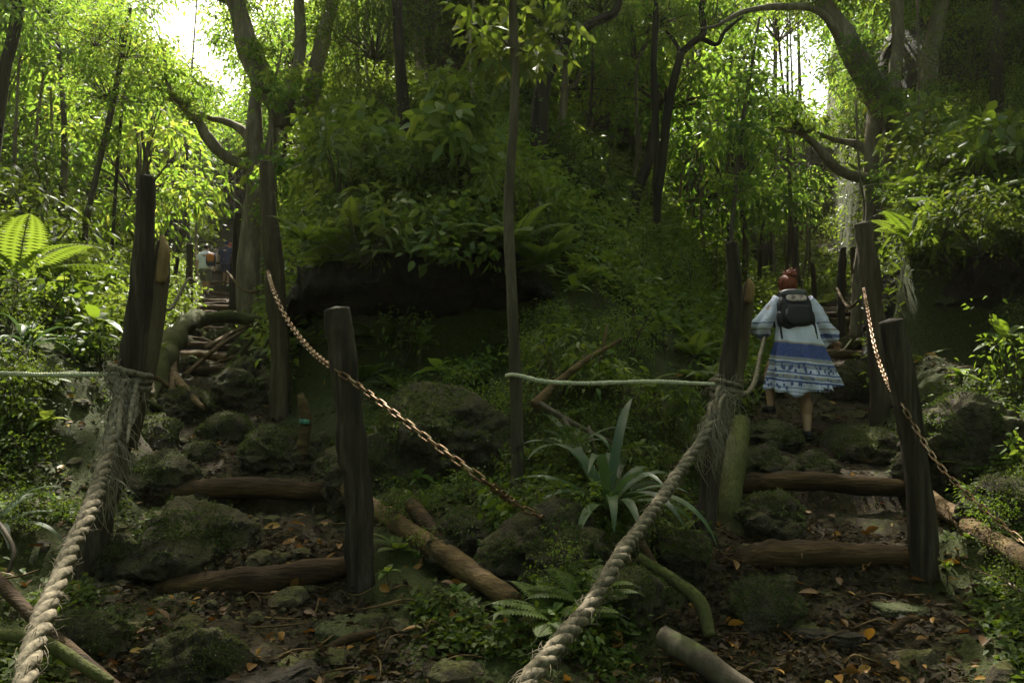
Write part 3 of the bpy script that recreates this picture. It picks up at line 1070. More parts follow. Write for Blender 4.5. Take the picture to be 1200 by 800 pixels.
for k in range(4):
    o = mid[4 + k * 2]
    b.tube([kp + rng.normal(size=3) * .05, o + rng.normal(size=3) * .05 + np.array([.06, 0, 0]), mid[14] + rng.normal(size=3) * .04 + np.array([.05, 0, -.02])], [.014, .016, .008], 6, 22, .3, 40, k)
b.obj('loose_strand', ROPE, root)
# right twisted rope
kq = P(850, 455, YQL)
axQ = P(858, 390, YQL) - P(840, 510, YQL)
pts = pl([(846, 458, YQL - .12), (832, 495, YQL - .35), (800, 545, 4.4), (765, 598, 3.8), (725, 655, 3.25), (680, 722, 2.8), (630, 785, 2.45), (570, 865, 2.1)])
root = thing('twisted_rope', 'thick twisted rope sagging from thin dark post to bottom of picture', 'rope', pts[0])
rope_mb(pts, .030, .23).obj('cord', ROPEO, root)
knot(root, kq, axQ, .07, .015, 5, ROPE)
b = MB()
mid = spl(pts, 60)
fibres(b, mid[1:11], 340, .022, (.05, .18), .0026, 2.4, (.4, 0, 0))
fibres(b, mid[5:12], 110, .024, (.08, .3), .0026, 2.8, (.8, 0, 0))
fibres(b, np.array([kq + norm(rng.normal(size=3)) * .09 for _ in range(20)]), 140, .03, (.05, .14), .0028, .9)
b.obj('frayed_strands', FRAY, root)['kind'] = 'stuff'
b = MB()
for k in range(4):
    b.tube([kq + rng.normal(size=3) * .04, mid[3 + k] + rng.normal(size=3) * .04, mid[9] + rng.normal(size=3) * .03 + np.array([.06, 0, -.05])], [.013, .014, .007], 6, 20, .3, 40, k)
b.obj('loose_strand', ROPE, root)
# thin ropes
def thin(pts, R, label, mat, pitch=.06, name='thin_rope'):
    o = rope_mb(pts, R, pitch).obj(name, mat, origin=tuple(pts[0]))
    return tag(o, label, 'rope')


thin(pl([(140, 438, 4.48), (60, 439, 4.6), (0, 437, 4.7), (-80, 433, 4.8)]), .0135, 'pale thin rope stretched left from the tall split post', ROPET)
thin(pl([(838, 450, YQL - .05), (760, 447, YQL + .05), (690, 449, YQL + .1), (640, 447, YQL + .13), (612, 441, YQL + .15), (602, 439, YQL + .17), (594, 440, YQL + .26), (600, 442, YQL + .33), (611, 441, YQL + .27)]), .0135, 'pale thin rope stretched left from the thin dark post', ROPET)
thin(pl([(160, 448, 4.5), (178, 460, 4.9), (176, 425, 5.8), (186, 372, 7.6), (187, 362, 8.2), (200, 362, 8.8), (210, 345, 9.4), (221, 327, 10.5), (228, 330, 11.3), (232, 326, 12.3)]), .017, 'handrail rope running up the left edge of the far left stairs', ROPE, .09, 'handrail_rope')
thin(pl([(856, 450, YQL), (872, 462, YQL + .3), (884, 448, YQL + .9), (890, 420, YQL + 1.6), (896, 395, YQL + 2.6)]), .017, 'handrail rope passing left of the woman', ROPE, .09, 'handrail_rope')
thin(pl([(266, 318, 13.5), (280, 335, 12.5), (292, 342, 12), (303, 341, 11.5)]), .02, 'rusty rope dipping right of the far left stairs', LOGP, .1, 'handrail_rope')
thin(pl([(981, 338, 12), (988, 352, 11.5), (996, 360, 11), (1006, 352, 10.5)]), .02, 'rope dipping left of the grey pole', LOGP, .1, 'handrail_rope')


# chains
def link_mesh():
    b = MB()
    a = np.linspace(0, 2 * PI, 20, endpoint=False)
    Lh, Rh = .021, .0115
    c = np.stack([np.where(np.cos(a) > 0, Lh, -Lh) * (np.abs(np.cos(a)) > .02) + np.cos(a) * Rh, np.sin(a) * Rh, 0 * a], -1)
    nrm = np.stack([np.cos(a), np.sin(a), 0 * a], -1)
    s = np.linspace(0, 2 * PI, 7, endpoint=False)
    V = (c[:, None] + .0048 * (np.cos(s)[None, :, None] * nrm[:, None] + np.sin(s)[None, :, None] * np.array([0, 0, 1.0]))).reshape(-1, 3)
    i, j = np.meshgrid(np.arange(20), np.arange(7), indexing='ij')
    f = np.stack([i * 7 + j, ((i + 1) % 20) * 7 + j, ((i + 1) % 20) * 7 + (j + 1) % 7, i * 7 + (j + 1) % 7], -1).reshape(-1, 4)
    b.add(V, f)
    return b.mesh('link', CHAIN)


LINK = link_mesh()


def chain(pts, label, maxn=100):
    c = spl(pts, 800)
    s = np.concatenate([[0], np.cumsum(np.linalg.norm(np.diff(c, axis=0), axis=1))])
    n = int(s[-1] / .053)
    sc = 1.0
    if n > maxn:
        sc = n / maxn
        n = maxn
    root = thing('chain', label, 'chain', pts[0])
    q = np.stack([np.interp(np.linspace(0, s[-1], n), s, c[:, k]) for k in range(3)], -1)
    t, N, B = frames(q)
    for k in range(n):
        o = bpy.data.objects.new('link', LINK)
        C.objects.link(o)
        a = (k % 2) * PI / 2 + .6 + random.uniform(-.15, .15)
        y = math.cos(a) * N[k] + math.sin(a) * B[k]
        z = np.cross(t[k], y)
        M = Matrix(((t[k][0], y[0], z[0]), (t[k][1], y[1], z[1]), (t[k][2], y[2], z[2]))).to_4x4()
        o.parent = root
        o.location = tuple(q[k] - pts[0])
        o.rotation_euler = M.to_euler()
        o.scale = (sc, sc, sc)
    return root


YB = yhit(640, 655)
chain(pl([(314, 318, YMP - .12), (321, 342, 6.7), (337, 375, 6.1), (362, 408, 5.3), (392, 433, YRP - .02), (412, 446, YRP - .13), (450, 475, 4.05), (510, 521, 3.75), (574, 568, 3.55), (604, 590, YB - .22), (630, 604, YB - .12), (650, 616, YB + .1)]), 'long rusty chain sloping from the brown pole past the dark leaning post')
chain(pl([(1012, 338, YQM - .12), (1017, 365, 6.8), (1026, 410, 6.1), (1040, 448, 5.4), (1056, 472, YQR - .02), (1072, 500, YQR - .14), (1105, 550, 4.2), (1160, 602, 3.9), (1200, 636, 3.7), (1260, 690, 3.4)]), 'long rusty chain sloping from the grey pole to right edge')

# ------------------------------------------------------------------ plant prototypes
def leaf_cloud(b, centers, per, rad, L, W, mat, up=.6, out=None, big=False, droop=.25, lvb=0., jit=.25):
    centers = np.asarray(centers, float)
    n = len(centers) * per
    cc = np.repeat(centers, per, 0)
    off = rng.normal(size=(n, 3)) * np.array([1, 1, .7]) * rad * .55
    base = cc + off
    D = norm(off) + rng.normal(size=(n, 3)) * .5 + np.array([0, 0, -.15])
    N = np.array([0, 0, up]) + rng.normal(size=(n, 3)) * .55
    lv = np.clip(np.repeat(rng.normal(size=len(centers)) * .14, per) + .45 + lvb + rng.normal(size=n) * jit * .6, 0, 1)
    s = rng.uniform(.6, 1.25, n)
    b.leaves(base, D, N, L * s, W * s, lv, mat, big, droop)


def shrub_proto(seed, L, W, n, per, mat, hgt=1., stems=6, big=False, droop=.25):
    st, fo = MB(), MB()
    cs = []
    for k in range(stems):
        a = rng.uniform(0, 6.28)
        r = rng.uniform(.15, .45)
        tip = np.array([math.cos(a) * r, math.sin(a) * r, hgt * rng.uniform(.55, 1.)])
        mid = tip * .5 + rng.normal(size=3) * .06
        st.tube([np.zeros(3), mid, tip], [.014, .010, .004], 5, 10)
        for q in range(n // stems):
            u = rng.uniform(.35, 1.05)
            p = (mid * 2 * u if u < .5 else mid + (tip - mid) * (u - .5) * 2)
            cs.append(p + rng.normal(size=3) * np.array([.16, .16, .1]))
    leaf_cloud(fo, cs, per, .2, L, W, 0, big=big, droop=droop)
    return [('stem', st.mesh('stem', STEMB)), ('foliage', fo.mesh('foliage', mat))]


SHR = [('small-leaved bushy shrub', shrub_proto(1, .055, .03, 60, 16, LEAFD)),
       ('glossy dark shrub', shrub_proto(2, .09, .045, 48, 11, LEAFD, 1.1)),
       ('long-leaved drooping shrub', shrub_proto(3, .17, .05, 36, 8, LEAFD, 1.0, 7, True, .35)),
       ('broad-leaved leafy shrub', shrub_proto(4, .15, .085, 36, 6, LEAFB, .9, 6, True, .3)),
       ('fine light-green shrub', shrub_proto(5, .06, .028, 66, 14, FERN, .9)),
       ('loose airy shrub', shrub_proto(6, .10, .05, 30, 8, LEAFB, 1.2, 5))]


def fern_proto(seed, fronds=11, L=.75, pin=26, w=.17):
    b, st = MB(), MB()
    for k in range(fronds):
        a = k * 2 * PI / fronds + rng.uniform(-.25, .25)
        rise = rng.uniform(.35, .8)
        l = L * rng.uniform(.75, 1.15)
        d = np.array([math.cos(a), math.sin(a), 0])
        u = np.linspace(0, 1, pin)
        ang = rise * 1.5 - u * (rise + .75)
        step = l / pin
        q = np.cumsum(np.stack([np.cos(ang) * step, np.sin(ang) * step], -1), 0)
        c = d[None] * q[:, :1] + np.array([0, 0, 1.0]) * q[:, 1:]
        side = np.array([-d[1], d[0], 0])
        st.tube(c[::4], [.006, .004, .002], 4, 12)
        tan = norm(np.gradient(c, axis=0))
        up = np.cross(tan, side[None])
        up = np.where(up[:, 2:] < 0, -up, up)
        W = w * np.sin(np.clip(u * 1.05 + .12, 0, 1) * PI) ** .7 * (1.1 - .5 * u)
        lvb = rng.uniform(.25, .7)
        for sg in (-1, 1):
            m = slice(2, pin)
            b.leaves(c[m], side[None] * sg + tan[m] * .35 + np.array([0, 0, -.12]), up[m], W[m], step * 1.5, np.clip(lvb + rng.normal(size=pin)[m] * .06, 0, 1), 0, False, .08, .1)
    return [('fronds', b.mesh('fronds', FERN)), ('stalks', st.mesh('stalks', FROND))]


FRN = [('arching fern', fern_proto(1)), ('tall upright fern', fern_proto(2, 9, .95, 30, .2)), ('low spreading fern', fern_proto(3, 13, .55, 24, .13))]


def broad_proto(seed, n=9, L=.38, W=.14, h=.45):
    """young broad-leaved plant: a short stalk with a whorl of big arching leaves"""
    parts = []
    st = MB()
    st.tube([(0, 0, 0), (.02, .01, h * .6), (0, 0, h)], [.012, .010, .007], 6, 12)
    parts.append(('stem', st.mesh('stem', STEMB)))
    for k in range(n):
        b = MB()
        a = k * 2.4 + rng.uniform(-.3, .3)
        el = rng.uniform(.1, 1.1)
        d = np.array([[math.cos(a) * math.cos(el), math.sin(a) * math.cos(el), math.sin(el)]])
        s = rng.uniform(.7, 1.15)
        b.leaves(np.array([[0, 0, h * rng.uniform(.8, 1)]]), d, np.array([[0, 0, 1.0]]) + d * -.4, L * s, W * s, rng.uniform(.3, .9), 0, True, .45, .3)
        parts.append(('leaf', b.mesh('leaf', LEAFB)))
    return parts


BRD = [('young broad-leaved plant', broad_proto(1)), ('wide-leaved seedling', broad_proto(2, 7, .30, .15, .35)), ('tall broad-leaved plant', broad_proto(3, 11, .42, .13, .6))]


def strap_proto(seed, n=24, L=.85, W=.062):
    parts = []
    for k in range(n):
        a = k * 2.4 + rng.uniform(-.3, .3)
        el = rng.uniform(.35, 1.2)
        l = L * rng.uniform(.6, 1.1)
        u = np.linspace(0, 1, 12)
        ang = el - u ** 1.6 * rng.uniform(.9, 1.9)
        q = np.cumsum(np.stack([np.cos(ang), np.sin(ang)], -1) * l / 12, 0)
        d = np.array([math.cos(a), math.sin(a), 0])
        c = d[None] * q[:, :1] + np.array([0, 0, 1.0]) * q[:, 1:]
        side = np.array([-d[1], d[0], 0])
        w = W * .5 * np.minimum(1, 1.25 - u ** 3 * 1.2) * np.minimum(1, .55 + u * 2)
        w[-1] = .003
        V = np.concatenate([c + side * w[:, None] + np.array([0, 0, 1]) * w[:, None] * .35, c, c - side * w[:, None] + np.array([0, 0, 1]) * w[:, None] * .35])
        i = np.arange(11)[:, None]
        f = np.concatenate([i + [0, 12, 13, 1], i + [12, 24, 25, 13]])
        b = MB()
        b.add(V, f, rng.uniform(.1, 1))
        parts.append(('leaf', b.mesh('leaf', STRAP)))
    return parts


STP = [('strap-leaved rosette plant', strap_proto(1)), ('strap-leaved rosette plant', strap_proto(2, 11, .65, .06))]


def herb_proto(seed, n=26, L=.05, W=.034):
    b = MB()
    for k in range(6):
        a, r = rng.uniform(0, 6.28), rng.uniform(.03, .14)
        tip = np.array([math.cos(a) * r, math.sin(a) * r, rng.uniform(.08, .22)])
        leaf_cloud(b, [tip, tip * .6], n // 12 + 1, .06, L, W, 0, up=1.2)
    return b


def place(kindproto, p, s, label=None, name=None, cat='plant', tilt=.12, group=None, rz=None):
    kind, parts = kindproto
    nm = name or {'fern': 'fern', 'shrub': 'shrub'}.get(kind.split()[-1], 'leafy_plant')
    c = cat if cat != 'plant' else {'fern': 'fern', 'shrub': 'shrub'}.get(kind.split()[-1], 'plant')
    lab = label or (kind + ' ' + where(np.array(p) + [0, 0, .4 * s]))
    o = thing(nm, lab, c, p, group)
    o.rotation_euler = (random.uniform(-tilt, tilt), random.uniform(-tilt, tilt), random.uniform(0, 6.28) if rz is None else rz)
    o.scale = (s, s, s * random.uniform(.85, 1.15))
    for pn, me in parts:
        part(pn, me, o)
    return o


# scatter on the banks: screen-even sampling of real terrain positions
ZONES = [(1240, 1430, 200, 760, 26, 0), (-230, -40, 220, 760, 22, 0), (-40, 135, 205, 640, 60, .0), (130, 235, 255, 420, 16, .0), (335, 640, 120, 300, 42, 0), (345, 640, 400, 640, 26, 0), (440, 660, 600, 790, 12, 0),
         (620, 845, 200, 640, 70, 0), (640, 800, 620, 790, 10, 0), (1030, 1240, 170, 300, 30, 0), (1075, 1240, 420, 640, 24, 0), (1090, 1240, 690, 800, 10, 0),
         (860, 1000, 255, 345, 26, 0), (300, 345, 400, 470, 6, 0), (995, 1035, 400, 470, 4, 0), (150, 235, 225, 290, 12, 0)]
placed = []
KEEP_CLEAR = [(262, 345, 90, 400), (1000, 1052, 90, 400), (60, 200, 430, 720), (360, 460, 330, 720), (1040, 1100, 350, 700), (860, 990, 300, 530), (815, 885, 440, 650)]
for x0, x1, y0, y1, n, _ in ZONES:
    cnt = tr = 0
    while cnt < n and tr < n * 12:
        tr += 1
        px, py = random.uniform(x0, x1), random.uniform(y0, y1)
        p = hit(px, py)
        if p is None or p[1] < 2.6 or p[1] > 44:
            continue
        if off_trail(p[0], p[1]) < .85 + (.35 if p[1] > 9 else 0):
            continue
        Y = p[1]
        spx = random.uniform(45, 95) if Y > 5.5 else random.uniform(35, 70)
        s = min(max(spx / F * Y, .22), 1.7)
        if Y < 5.6:
            s = min(s, .42)
        if any(math.hypot(px - a, py - b_) < .38 * (spx + c) / 2 for a, b_, c in placed):
            continue
        bad = False
        for a, b_, c, d in KEEP_CLEAR:
            if a < px < b_ and c < py < d and Y < (14 if d == 400 else 7.5) and s > .3:
                bad = True
        if bad:
            continue
        placed.append((px, py, spx))
        r = random.random()
        kp_ = FRN[random.randrange(3)] if r < .36 else SHR[random.randrange(6)] if r < .82 else BRD[random.randrange(3)]
        if kp_ in FRN:
            s *= .85
        place(kp_, (p[0], p[1], p[2] - .03), s, group='undergrowth on the banks')
        cnt += 1
for k in range(26):
    y = random.uniform(21.5, 35)
    x = float(txr(np.array(y))) + random.uniform(-.9, .9)
    place(random.choice([SHR[3], SHR[5], FRN[1], SHR[2], SHR[4]]), (x, y, gz(x, y) - .05), random.uniform(.8, 1.4), group='undergrowth on the banks')
cnt = tr = 0
while cnt < 60 and tr < 2000:
    tr += 1
    px = random.uniform(140, 340) if cnt % 2 else random.uniform(850, 1050)
    py = random.uniform(90, 300)
    p = hit(px, py)
    if p is None or p[1] < 27 or off_trail(p[0], p[1]) < 1.1 and p[1] < 39:
        continue
    place(random.choice([SHR[3], SHR[5], SHR[2], FRN[1], SHR[4]]), (p[0], p[1], p[2] - .05), random.uniform(1.3, 2.6), group='undergrowth on the banks')
    cnt += 1
# ferns and plants hanging over the rims of the two overhangs
for x0, x1, lab in ((-2.1, .4, 'left'), (4.25, 7.0, 'right')):
    for k in range(26):
        x = x0 + (x1 - x0) * (k + random.random() * .8) / 26
        y = random.uniform(7.55, 8.3)
        z = .85 + random.uniform(-.12, .2)
        place(random.choice(FRN + SHR[:4]), (x, y, z), random.uniform(.5, .85), tilt=.5, group='plants along the rims of the overhangs')
# prominent plants
for px, py, k, s, lab in [(105, 420, BRD[0], .9, 'young bright broad-leaved plant on slender stem left of the split post'),
                          (150, 425, BRD[1], .7, 'small broad-leaved plant with pale drooping leaves beside the split post'),
                          (180, 350, BRD[2], 1.0, 'yellow-green broad-leaved plant behind the split post'),
                          (490, 440, BRD[0], .95, 'star-shaped broad plant against the left dark rock overhang'),
                          (510, 470, BRD[1], .9, 'pale small-leaved plant below the left dark rock overhang'),
                          (1180, 450, BRD[0], 1.0, 'star-shaped broad plant against the right dark rock overhang'),
                          (835, 420, BRD[1], .75, 'upright bright plant left of the thin dark post'),
                          (535, 715, BRD[1], .3, 'tiny seedling right of the lichen stone at left'),
                          (455, 690, BRD[1], .3, 'tiny seedling right of the dark leaning post foot'),
                          (1110, 690, BRD[1], .3, 'tiny seedling right of the right post foot')]:
    p = hit(px, py)
    place(k, p, s, lab)
place(SHR[1], hit(618, 648), .45, 'glossy shrub hiding the lower end of the left chain')
place(SHR[3], hit(590, 640), .38, 'broad-leaved shrub just left of the lower chain end')
p = hit(712, 600)
place(STP[0], p, 1.0, 'large strap-leaved rosette plant on the ridge', 'strap_leaf_plant', rz=.4)
p = hit(672, 530)
place(STP[1], p, .8, 'smaller strap-leaved plant behind the large rosette', 'strap_leaf_plant')
p = hit(-12, 625)
place(STP[1], p, 1.0, 'strap-leaved plant cut by the left edge of picture', 'strap_leaf_plant')
p = hit(150, 425)
for px, py, lab in [(30, 410, 'strap-leaved clump near the left edge above the pale rope'), (165, 395, 'narrow strap-leaved clump right behind split post')]:
    place(STP[1], hit(px, py), .9, lab, 'strap_leaf_plant')
for px, py, s, lab in [(655, 735, .55, 'fern with neat paired leaflets at bottom centre'), (690, 715, .5, 'low fern beside the twisted rope at bottom'),
                       (60, 335, 1.3, 'large arching fern with pale fronds at left'), (20, 330, 1.3, 'large pale-fronded fern at the left edge'),
                       (555, 320, 1.2, 'pale arching fern over the left overhang'), (1130, 265, 1.3, 'pale arching fern over the right overhang')]:
    place(FRN[0] if s < 1 else FRN[1], hit(px, py), s, lab)

# ------------------------------------------------------------------ stuff: ground cover, litter
def scatter_pts(n, ymin, ymax, test, px0=-330, px1=1530):
    u = rng.uniform(px0, px1, n)
    Y = np.exp(rng.uniform(math.log(ymin), math.log(ymax), n))
    x = (u - 600) / F * Y
    z = height(x, Y) + 0
    q = np.stack([x, Y, z], -1)
    z = z + fbm(q * 9 * np.array([1, 1, 1]), 3, 21) * .035 * np.clip(1.5 - np.hypot(x, Y) / 14, 0, 1)
    m = test(x, Y)
    return np.stack([x, Y, z], -1)[m]


def clear_of(q, d):
    ok = np.ones(len(q), bool)
    for a in CLEAR:
        ok &= ((q[:, 0] - a[0]) ** 2 + (q[:, 1] - a[1]) ** 2) > d * d
    return ok


def patch(q, sc, lo, hi, seed):
    return rng.random(len(q)) < sstep(lo, hi, fbm(q * sc, 3, seed) * .5 + .5)


b = MB()
q = scatter_pts(98000, 2.4, 16, lambda x, y: off_trail(x, y) > np.where(y < 6.5, .85, .6))
q = q[patch(q, 1.3, .42, .6, 70)]
q = q[clear_of(q, .16)]
n = len(q)
leafN = 3
q = np.repeat(q, leafN, 0) + rng.normal(size=(n * leafN, 3)) * np.array([.03, .03, .0])
q[:, 2] += np.abs(rng.normal(size=len(q))) * .045
s = rng.uniform(.6, 1.4, len(q))
b.leaves(q, rng.normal(size=q.shape) * np.array([1, 1, .35]), np.array([0, 0, 1.0]) + rng.normal(size=q.shape) * .4, .042 * s, .027 * s,
         np.clip(.4 + fbm(q * 1.1, 2, 77) * .4 + rng.normal(size=len(q)) * .12, 0, 1))
tag(b.obj('ground_cover', LEAFD), 'low leafy ground cover spread over the banks beside both trails', 'ground cover', kind='stuff')

b = MB()
q = scatter_pts(60000, 8.5, 46, lambda x, y: off_trail(x, y) > .75, -160, 1360)
q = q[patch(q, .5, .3, .5, 71)]
k = np.repeat(np.arange(len(q)), 5)
Yd = q[k, 1]
p5 = q[k] + rng.normal(size=(len(k), 3)) * np.array([.12, .12, 0]) * (.6 + Yd / 25)[:, None]
p5[:, 2] += np.abs(rng.normal(size=len(k))) * (.10 + Yd * .008)
s5 = rng.uniform(.6, 1.4, len(k)) * (.07 + Yd * .0035)
b.leaves(p5, rng.normal(size=p5.shape) * np.array([1, 1, .4]), np.array([0, 0, 1.0]) + rng.normal(size=p5.shape) * .45, s5, s5 * .5,
         np.clip(.5 + fbm(p5 * .6, 2, 78) * .45 + rng.normal(size=len(k)) * .12, 0, 1))
tag(b.obj('undergrowth', LEAFB), 'continuous low undergrowth covering the higher slopes above both trails', 'undergrowth', kind='stuff')

b = MB()
q = scatter_pts(84000, 2.4, 14, lambda x, y: off_trail(x, y) > .25)
q = q[patch(q, 1.7, .5, .62, 90)]
q = np.repeat(q, 3, 0) + rng.normal(size=(len(q) * 3, 3)) * np.array([.02, .02, 0])
b.leaves(q, rng.normal(size=q.shape) * np.array([1, 1, .6]) + np.array([0, 0, .5]), rng.normal(size=q.shape) + np.array([0, 0, .6]), .022, .009,
         np.clip(.5 + rng.normal(size=len(q)) * .2, 0, 1))
tag(b.obj('moss', MOSSLEAF), 'green moss tufts on stones and soil of both trails', 'moss', kind='stuff')

b = MB()
q = scatter_pts(112000, 2.4, 13, lambda x, y: off_trail(x, y) < 2.2)
keep = rng.random(len(q)) < np.where(off_trail(q[:, 0], q[:, 1]) < .7, .95, .4) * sstep(-.35, .1, fbm(q * 1.6, 3, 55))
q = q[keep]
q[:, 2] += .012
s = rng.uniform(.5, 1.5, len(q))
b.leaves(q, rng.normal(size=q.shape) * np.array([1, 1, .25]), np.array([0, 0, 1.0]) + rng.normal(size=q.shape) * .55, .044 * s, .024 * s,
         np.clip(rng.beta(1.4, 3., len(q)), 0, 1), 0, False, -.05, .4)
tag(b.obj('leaf_litter', LITTER), 'brown leaf litter covering both trails', 'leaf litter', kind='stuff')
b = MB()
q = scatter_pts(3200, 2.8, 9, lambda x, y: off_trail(x, y) < 1.5)
q = q[rng.random(len(q)) < .5]
q[:, 2] += .025
s = rng.uniform(.35, 1.2, len(q)) ** 1.3
b.leaves(q, rng.normal(size=q.shape) * np.array([1, 1, .35]), np.array([0, 0, 1.0]) + rng.normal(size=q.shape) * .6, .095 * s, .042 * s, rng.uniform(0, 1, len(q)) ** 1.4, 0, True, .15, .5)
tag(b.obj('fallen_leaves', LITTERY), 'orange and yellow fallen leaves scattered on both trails', 'fallen leaves', kind='stuff')
# rubble
b = MB()
q = scatter_pts(7300, 2.8, 11, lambda x, y: off_trail(x, y) < 1.5)
q = q[rng.random(len(q)) < .45 * sstep(-.3, .3, fbm(q * 1.4, 3, 61))]
I2, I2F = ico(2)
for k, p in enumerate(q[:1500]):
    sz = min(.11, .018 + rng.exponential(.022))
    V = I2 * (1 + fbm(I2 * 1.5 + k * 1.7, 3, k % 40)[:, None] * .6) * np.array([1, rng.uniform(.6, 1), rng.uniform(.45, .8)]) * sz
    a = rng.uniform(0, 6.28)
    V = V @ np.array([[math.cos(a), -math.sin(a), 0], [math.sin(a), math.cos(a), 0], [0, 0, 1]])
    b.add(V + p, I2F)
tag(b.obj('rubble', ROCK, smooth=False), 'loose stone rubble bedded in the soil of both trails', 'rubble', kind='stuff')
# twigs in the litter
b = MB()
q = scatter_pts(700, 2.8, 9, lambda x, y: off_trail(x, y) < 2.5)
for p in q[:420]:
    d = norm(rng.normal(size=3) * np.array([1, 1, .08]))
    L = random.uniform(.06, .3)
    b.tube([p + [0, 0, .02], p + d * L * .5 + rng.normal(size=3) * .02 + [0, 0, .03], p + d * L + [0, 0, .02]], [.005, .006, .003], 4, 7)
tag(b.obj('twigs', LOGP), 'small dead twigs lying in the litter of both trails', 'twigs', kind='stuff')

# ------------------------------------------------------------------ trees
def crown_proto(seed, n=46, per=62, L=.15, W=.07, rad=(1, 1, .75), mat=LEAF, crad=.28):
    """unit crown: limbs reach out to leaf sprays with gaps between"""
    b = MB()
    cs = []
    for k in range(n):
        d = norm(rng.normal(size=3))
        r = rng.uniform(.25, 1) ** .6
        c = d * r * np.array(rad)
        cs.append(c)
        if k % 2 == 0:
            s0 = np.array([0, 0, -.55 * rad[2]])
            b.tube([s0, c * .45 + s0 * .35 + rng.normal(size=3) * .05, c], [.018, .012, .004], 4, 8, mat=1)
    return cs, b


def make_crown(seed, scale, n=46, per=60, L=.15, W=.07, rad=(1, 1, .75), mat=LEAF, crad=.3, big=False):
    cs, b = crown_proto(seed, n, per, L, W, rad)
    leaf_cloud(b, cs, per, crad, L / scale, W / scale, 0, up=.5, big=big, droop=.3)
    return b.mesh('crown', [mat, BARK])


CR = [make_crown(1, 2.2, 44, 48, .19, .09), make_crown(2, 2.2, 50, 40, .22, .10), make_crown(3, 2.2, 40, 52, .17, .08, (1, .9, .9), LEAF, .22),
      make_crown(4, 2.2, 36, 44, .26, .09, (.9, .9, 1.1), LEAF, .3, True), make_crown(5, 2.2, 54, 36, .2, .11, (1.1, 1, .6), LEAF, .24)]
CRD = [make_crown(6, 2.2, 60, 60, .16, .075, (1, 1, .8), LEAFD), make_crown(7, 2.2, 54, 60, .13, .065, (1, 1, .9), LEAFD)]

CRS = [make_crown(31, .4, 15, 22, .10, .05), make_crown(32, .4, 12, 22, .13, .05, (1.1, 1, .8))]
CRSD = [make_crown(33, .5, 18, 22, .12, .06, (1, 1, .8), LEAFD), make_crown(34, .5, 16, 16, .18, .09, (1, 1, .9), LEAFB, .3, True)]

HOLES = [(200, 24, 58, 36), (242, 60, 24, 22), (268, 100, 28, 26), (338, 8, 26, 24), (372, 42, 22, 32), (404, 18, 18, 22), (130, 20, 16, 16), (902, 74, 50, 50), (945, 40, 24, 22), (965, 100, 20, 16), (998, 128, 26, 22), (1098, 46, 18, 32), (868, 18, 20, 18), (150, 60, 14, 20), (1072, 25, 16, 20), (930, 175, 12, 10)]


def blocked(px, py, rpx):
    for hx, hy, hw, hh in HOLES:
        if ((px - hx) / (hw + rpx * .5)) ** 2 + ((py - hy) / (hh + rpx * .5)) ** 2 < 1:
            return True
    return False


def bg_tree(px, py, Y, R, crown, label, rt=.09, lean=.0, name='tree', group='forest trees around the trails', mat=BARK, squash=1.):
    c = P(px, py, Y)
    bx = c[0] + lean
    by = Y + random.uniform(-.3, .3)
    z0 = gz(bx, by)
    foot = np.array([bx, by, z0])
    if c[2] - z0 < R * .6:
        c[2] = z0 + R * .6
    t = thing(name, label, 'tree', foot, group)
    b = MB()
    m1 = foot * .6 + c * .4 + np.array([random.uniform(-.35, .35), random.uniform(-.3, .3), 0])
    b.tube([foot - [0, 0, .3], m1, c + [0, 0, R * .3]], [rt * 1.25, rt, rt * .4], 9, 26, .2, 3, int(px) % 50, flute=.05)
    b.obj('trunk', mat, t)
    part('crown', crown, t, tuple(c - foot), (random.uniform(-.2, .2), random.uniform(-.2, .2), random.uniform(0, 6.28)), (R, R, R * squash))
    return t


SUND = np.array([math.sin(math.radians(-8)) * math.cos(math.radians(52)), math.cos(math.radians(-8)) * math.cos(math.radians(52)), math.sin(math.radians(52))])
MANP = P(236, 318, 25.5)


def shades_hiker(c, R):
    v = c - MANP
    t = v @ SUND
    hides = abs(proj(c)[0] - 240) < R * F / c[1] * .95 and c[1] < 26 and abs(proj(c)[1] - 318) < R * F / c[1]
    return hides or (t > 0 and np.linalg.norm(v - SUND * t) < R * .9)


ADJ = {0: 'feathery-crowned', 1: 'full-crowned', 2: 'small-leaved', 3: 'tall-crowned', 4: 'wide-crowned'}
tries = cnt = 0
crowns = []
while cnt < 118 and tries < 4000:
    tries += 1
    px = random.uniform(-90, 1290)
    Y = random.choice([random.uniform(14, 24), random.uniform(22, 40), random.uniform(30, 46)])
    py = random.uniform(-30, 235)
    R = random.uniform(1.3, 2.5) if Y < 24 else random.uniform(1.7, 3.2)
    rpx = R / F * 0 + R * F / Y
    if blocked(px, py, rpx * .9):
        continue
    c = P(px, py, Y)
    if c[2] < gz(c[0], Y) + .8 or shades_hiker(c, R):
        continue
    # trunks must not stand on the trails, crowns must not bury the walkers
    if off_trail(c[0], Y) < 1.0 + (.5 if Y < 25 else 0):
        continue
    if py > 150 and (215 < px < 330 or 900 < px < 1010) and Y < 36:
        continue
    if any(math.hypot(px - a, py - b_) < .30 * (rpx + r_) and abs(Y - y_) < 8 for a, b_, r_, y_ in crowns):
        continue
    crowns.append((px, py, rpx, Y))
    ridge = 420 < px < 600 or 1110 < px
    k = random.randrange(5)
    if ridge and Y < 26:
        k2 = random.randrange(2)
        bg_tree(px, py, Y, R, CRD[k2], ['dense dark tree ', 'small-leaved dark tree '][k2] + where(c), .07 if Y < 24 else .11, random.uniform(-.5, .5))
    else:
        bg_tree(px, py, Y, R, CR[k], ADJ[k] + ' tree ' + where(c), .06 if Y < 24 else .10, random.uniform(-.5, .5))
    cnt += 1


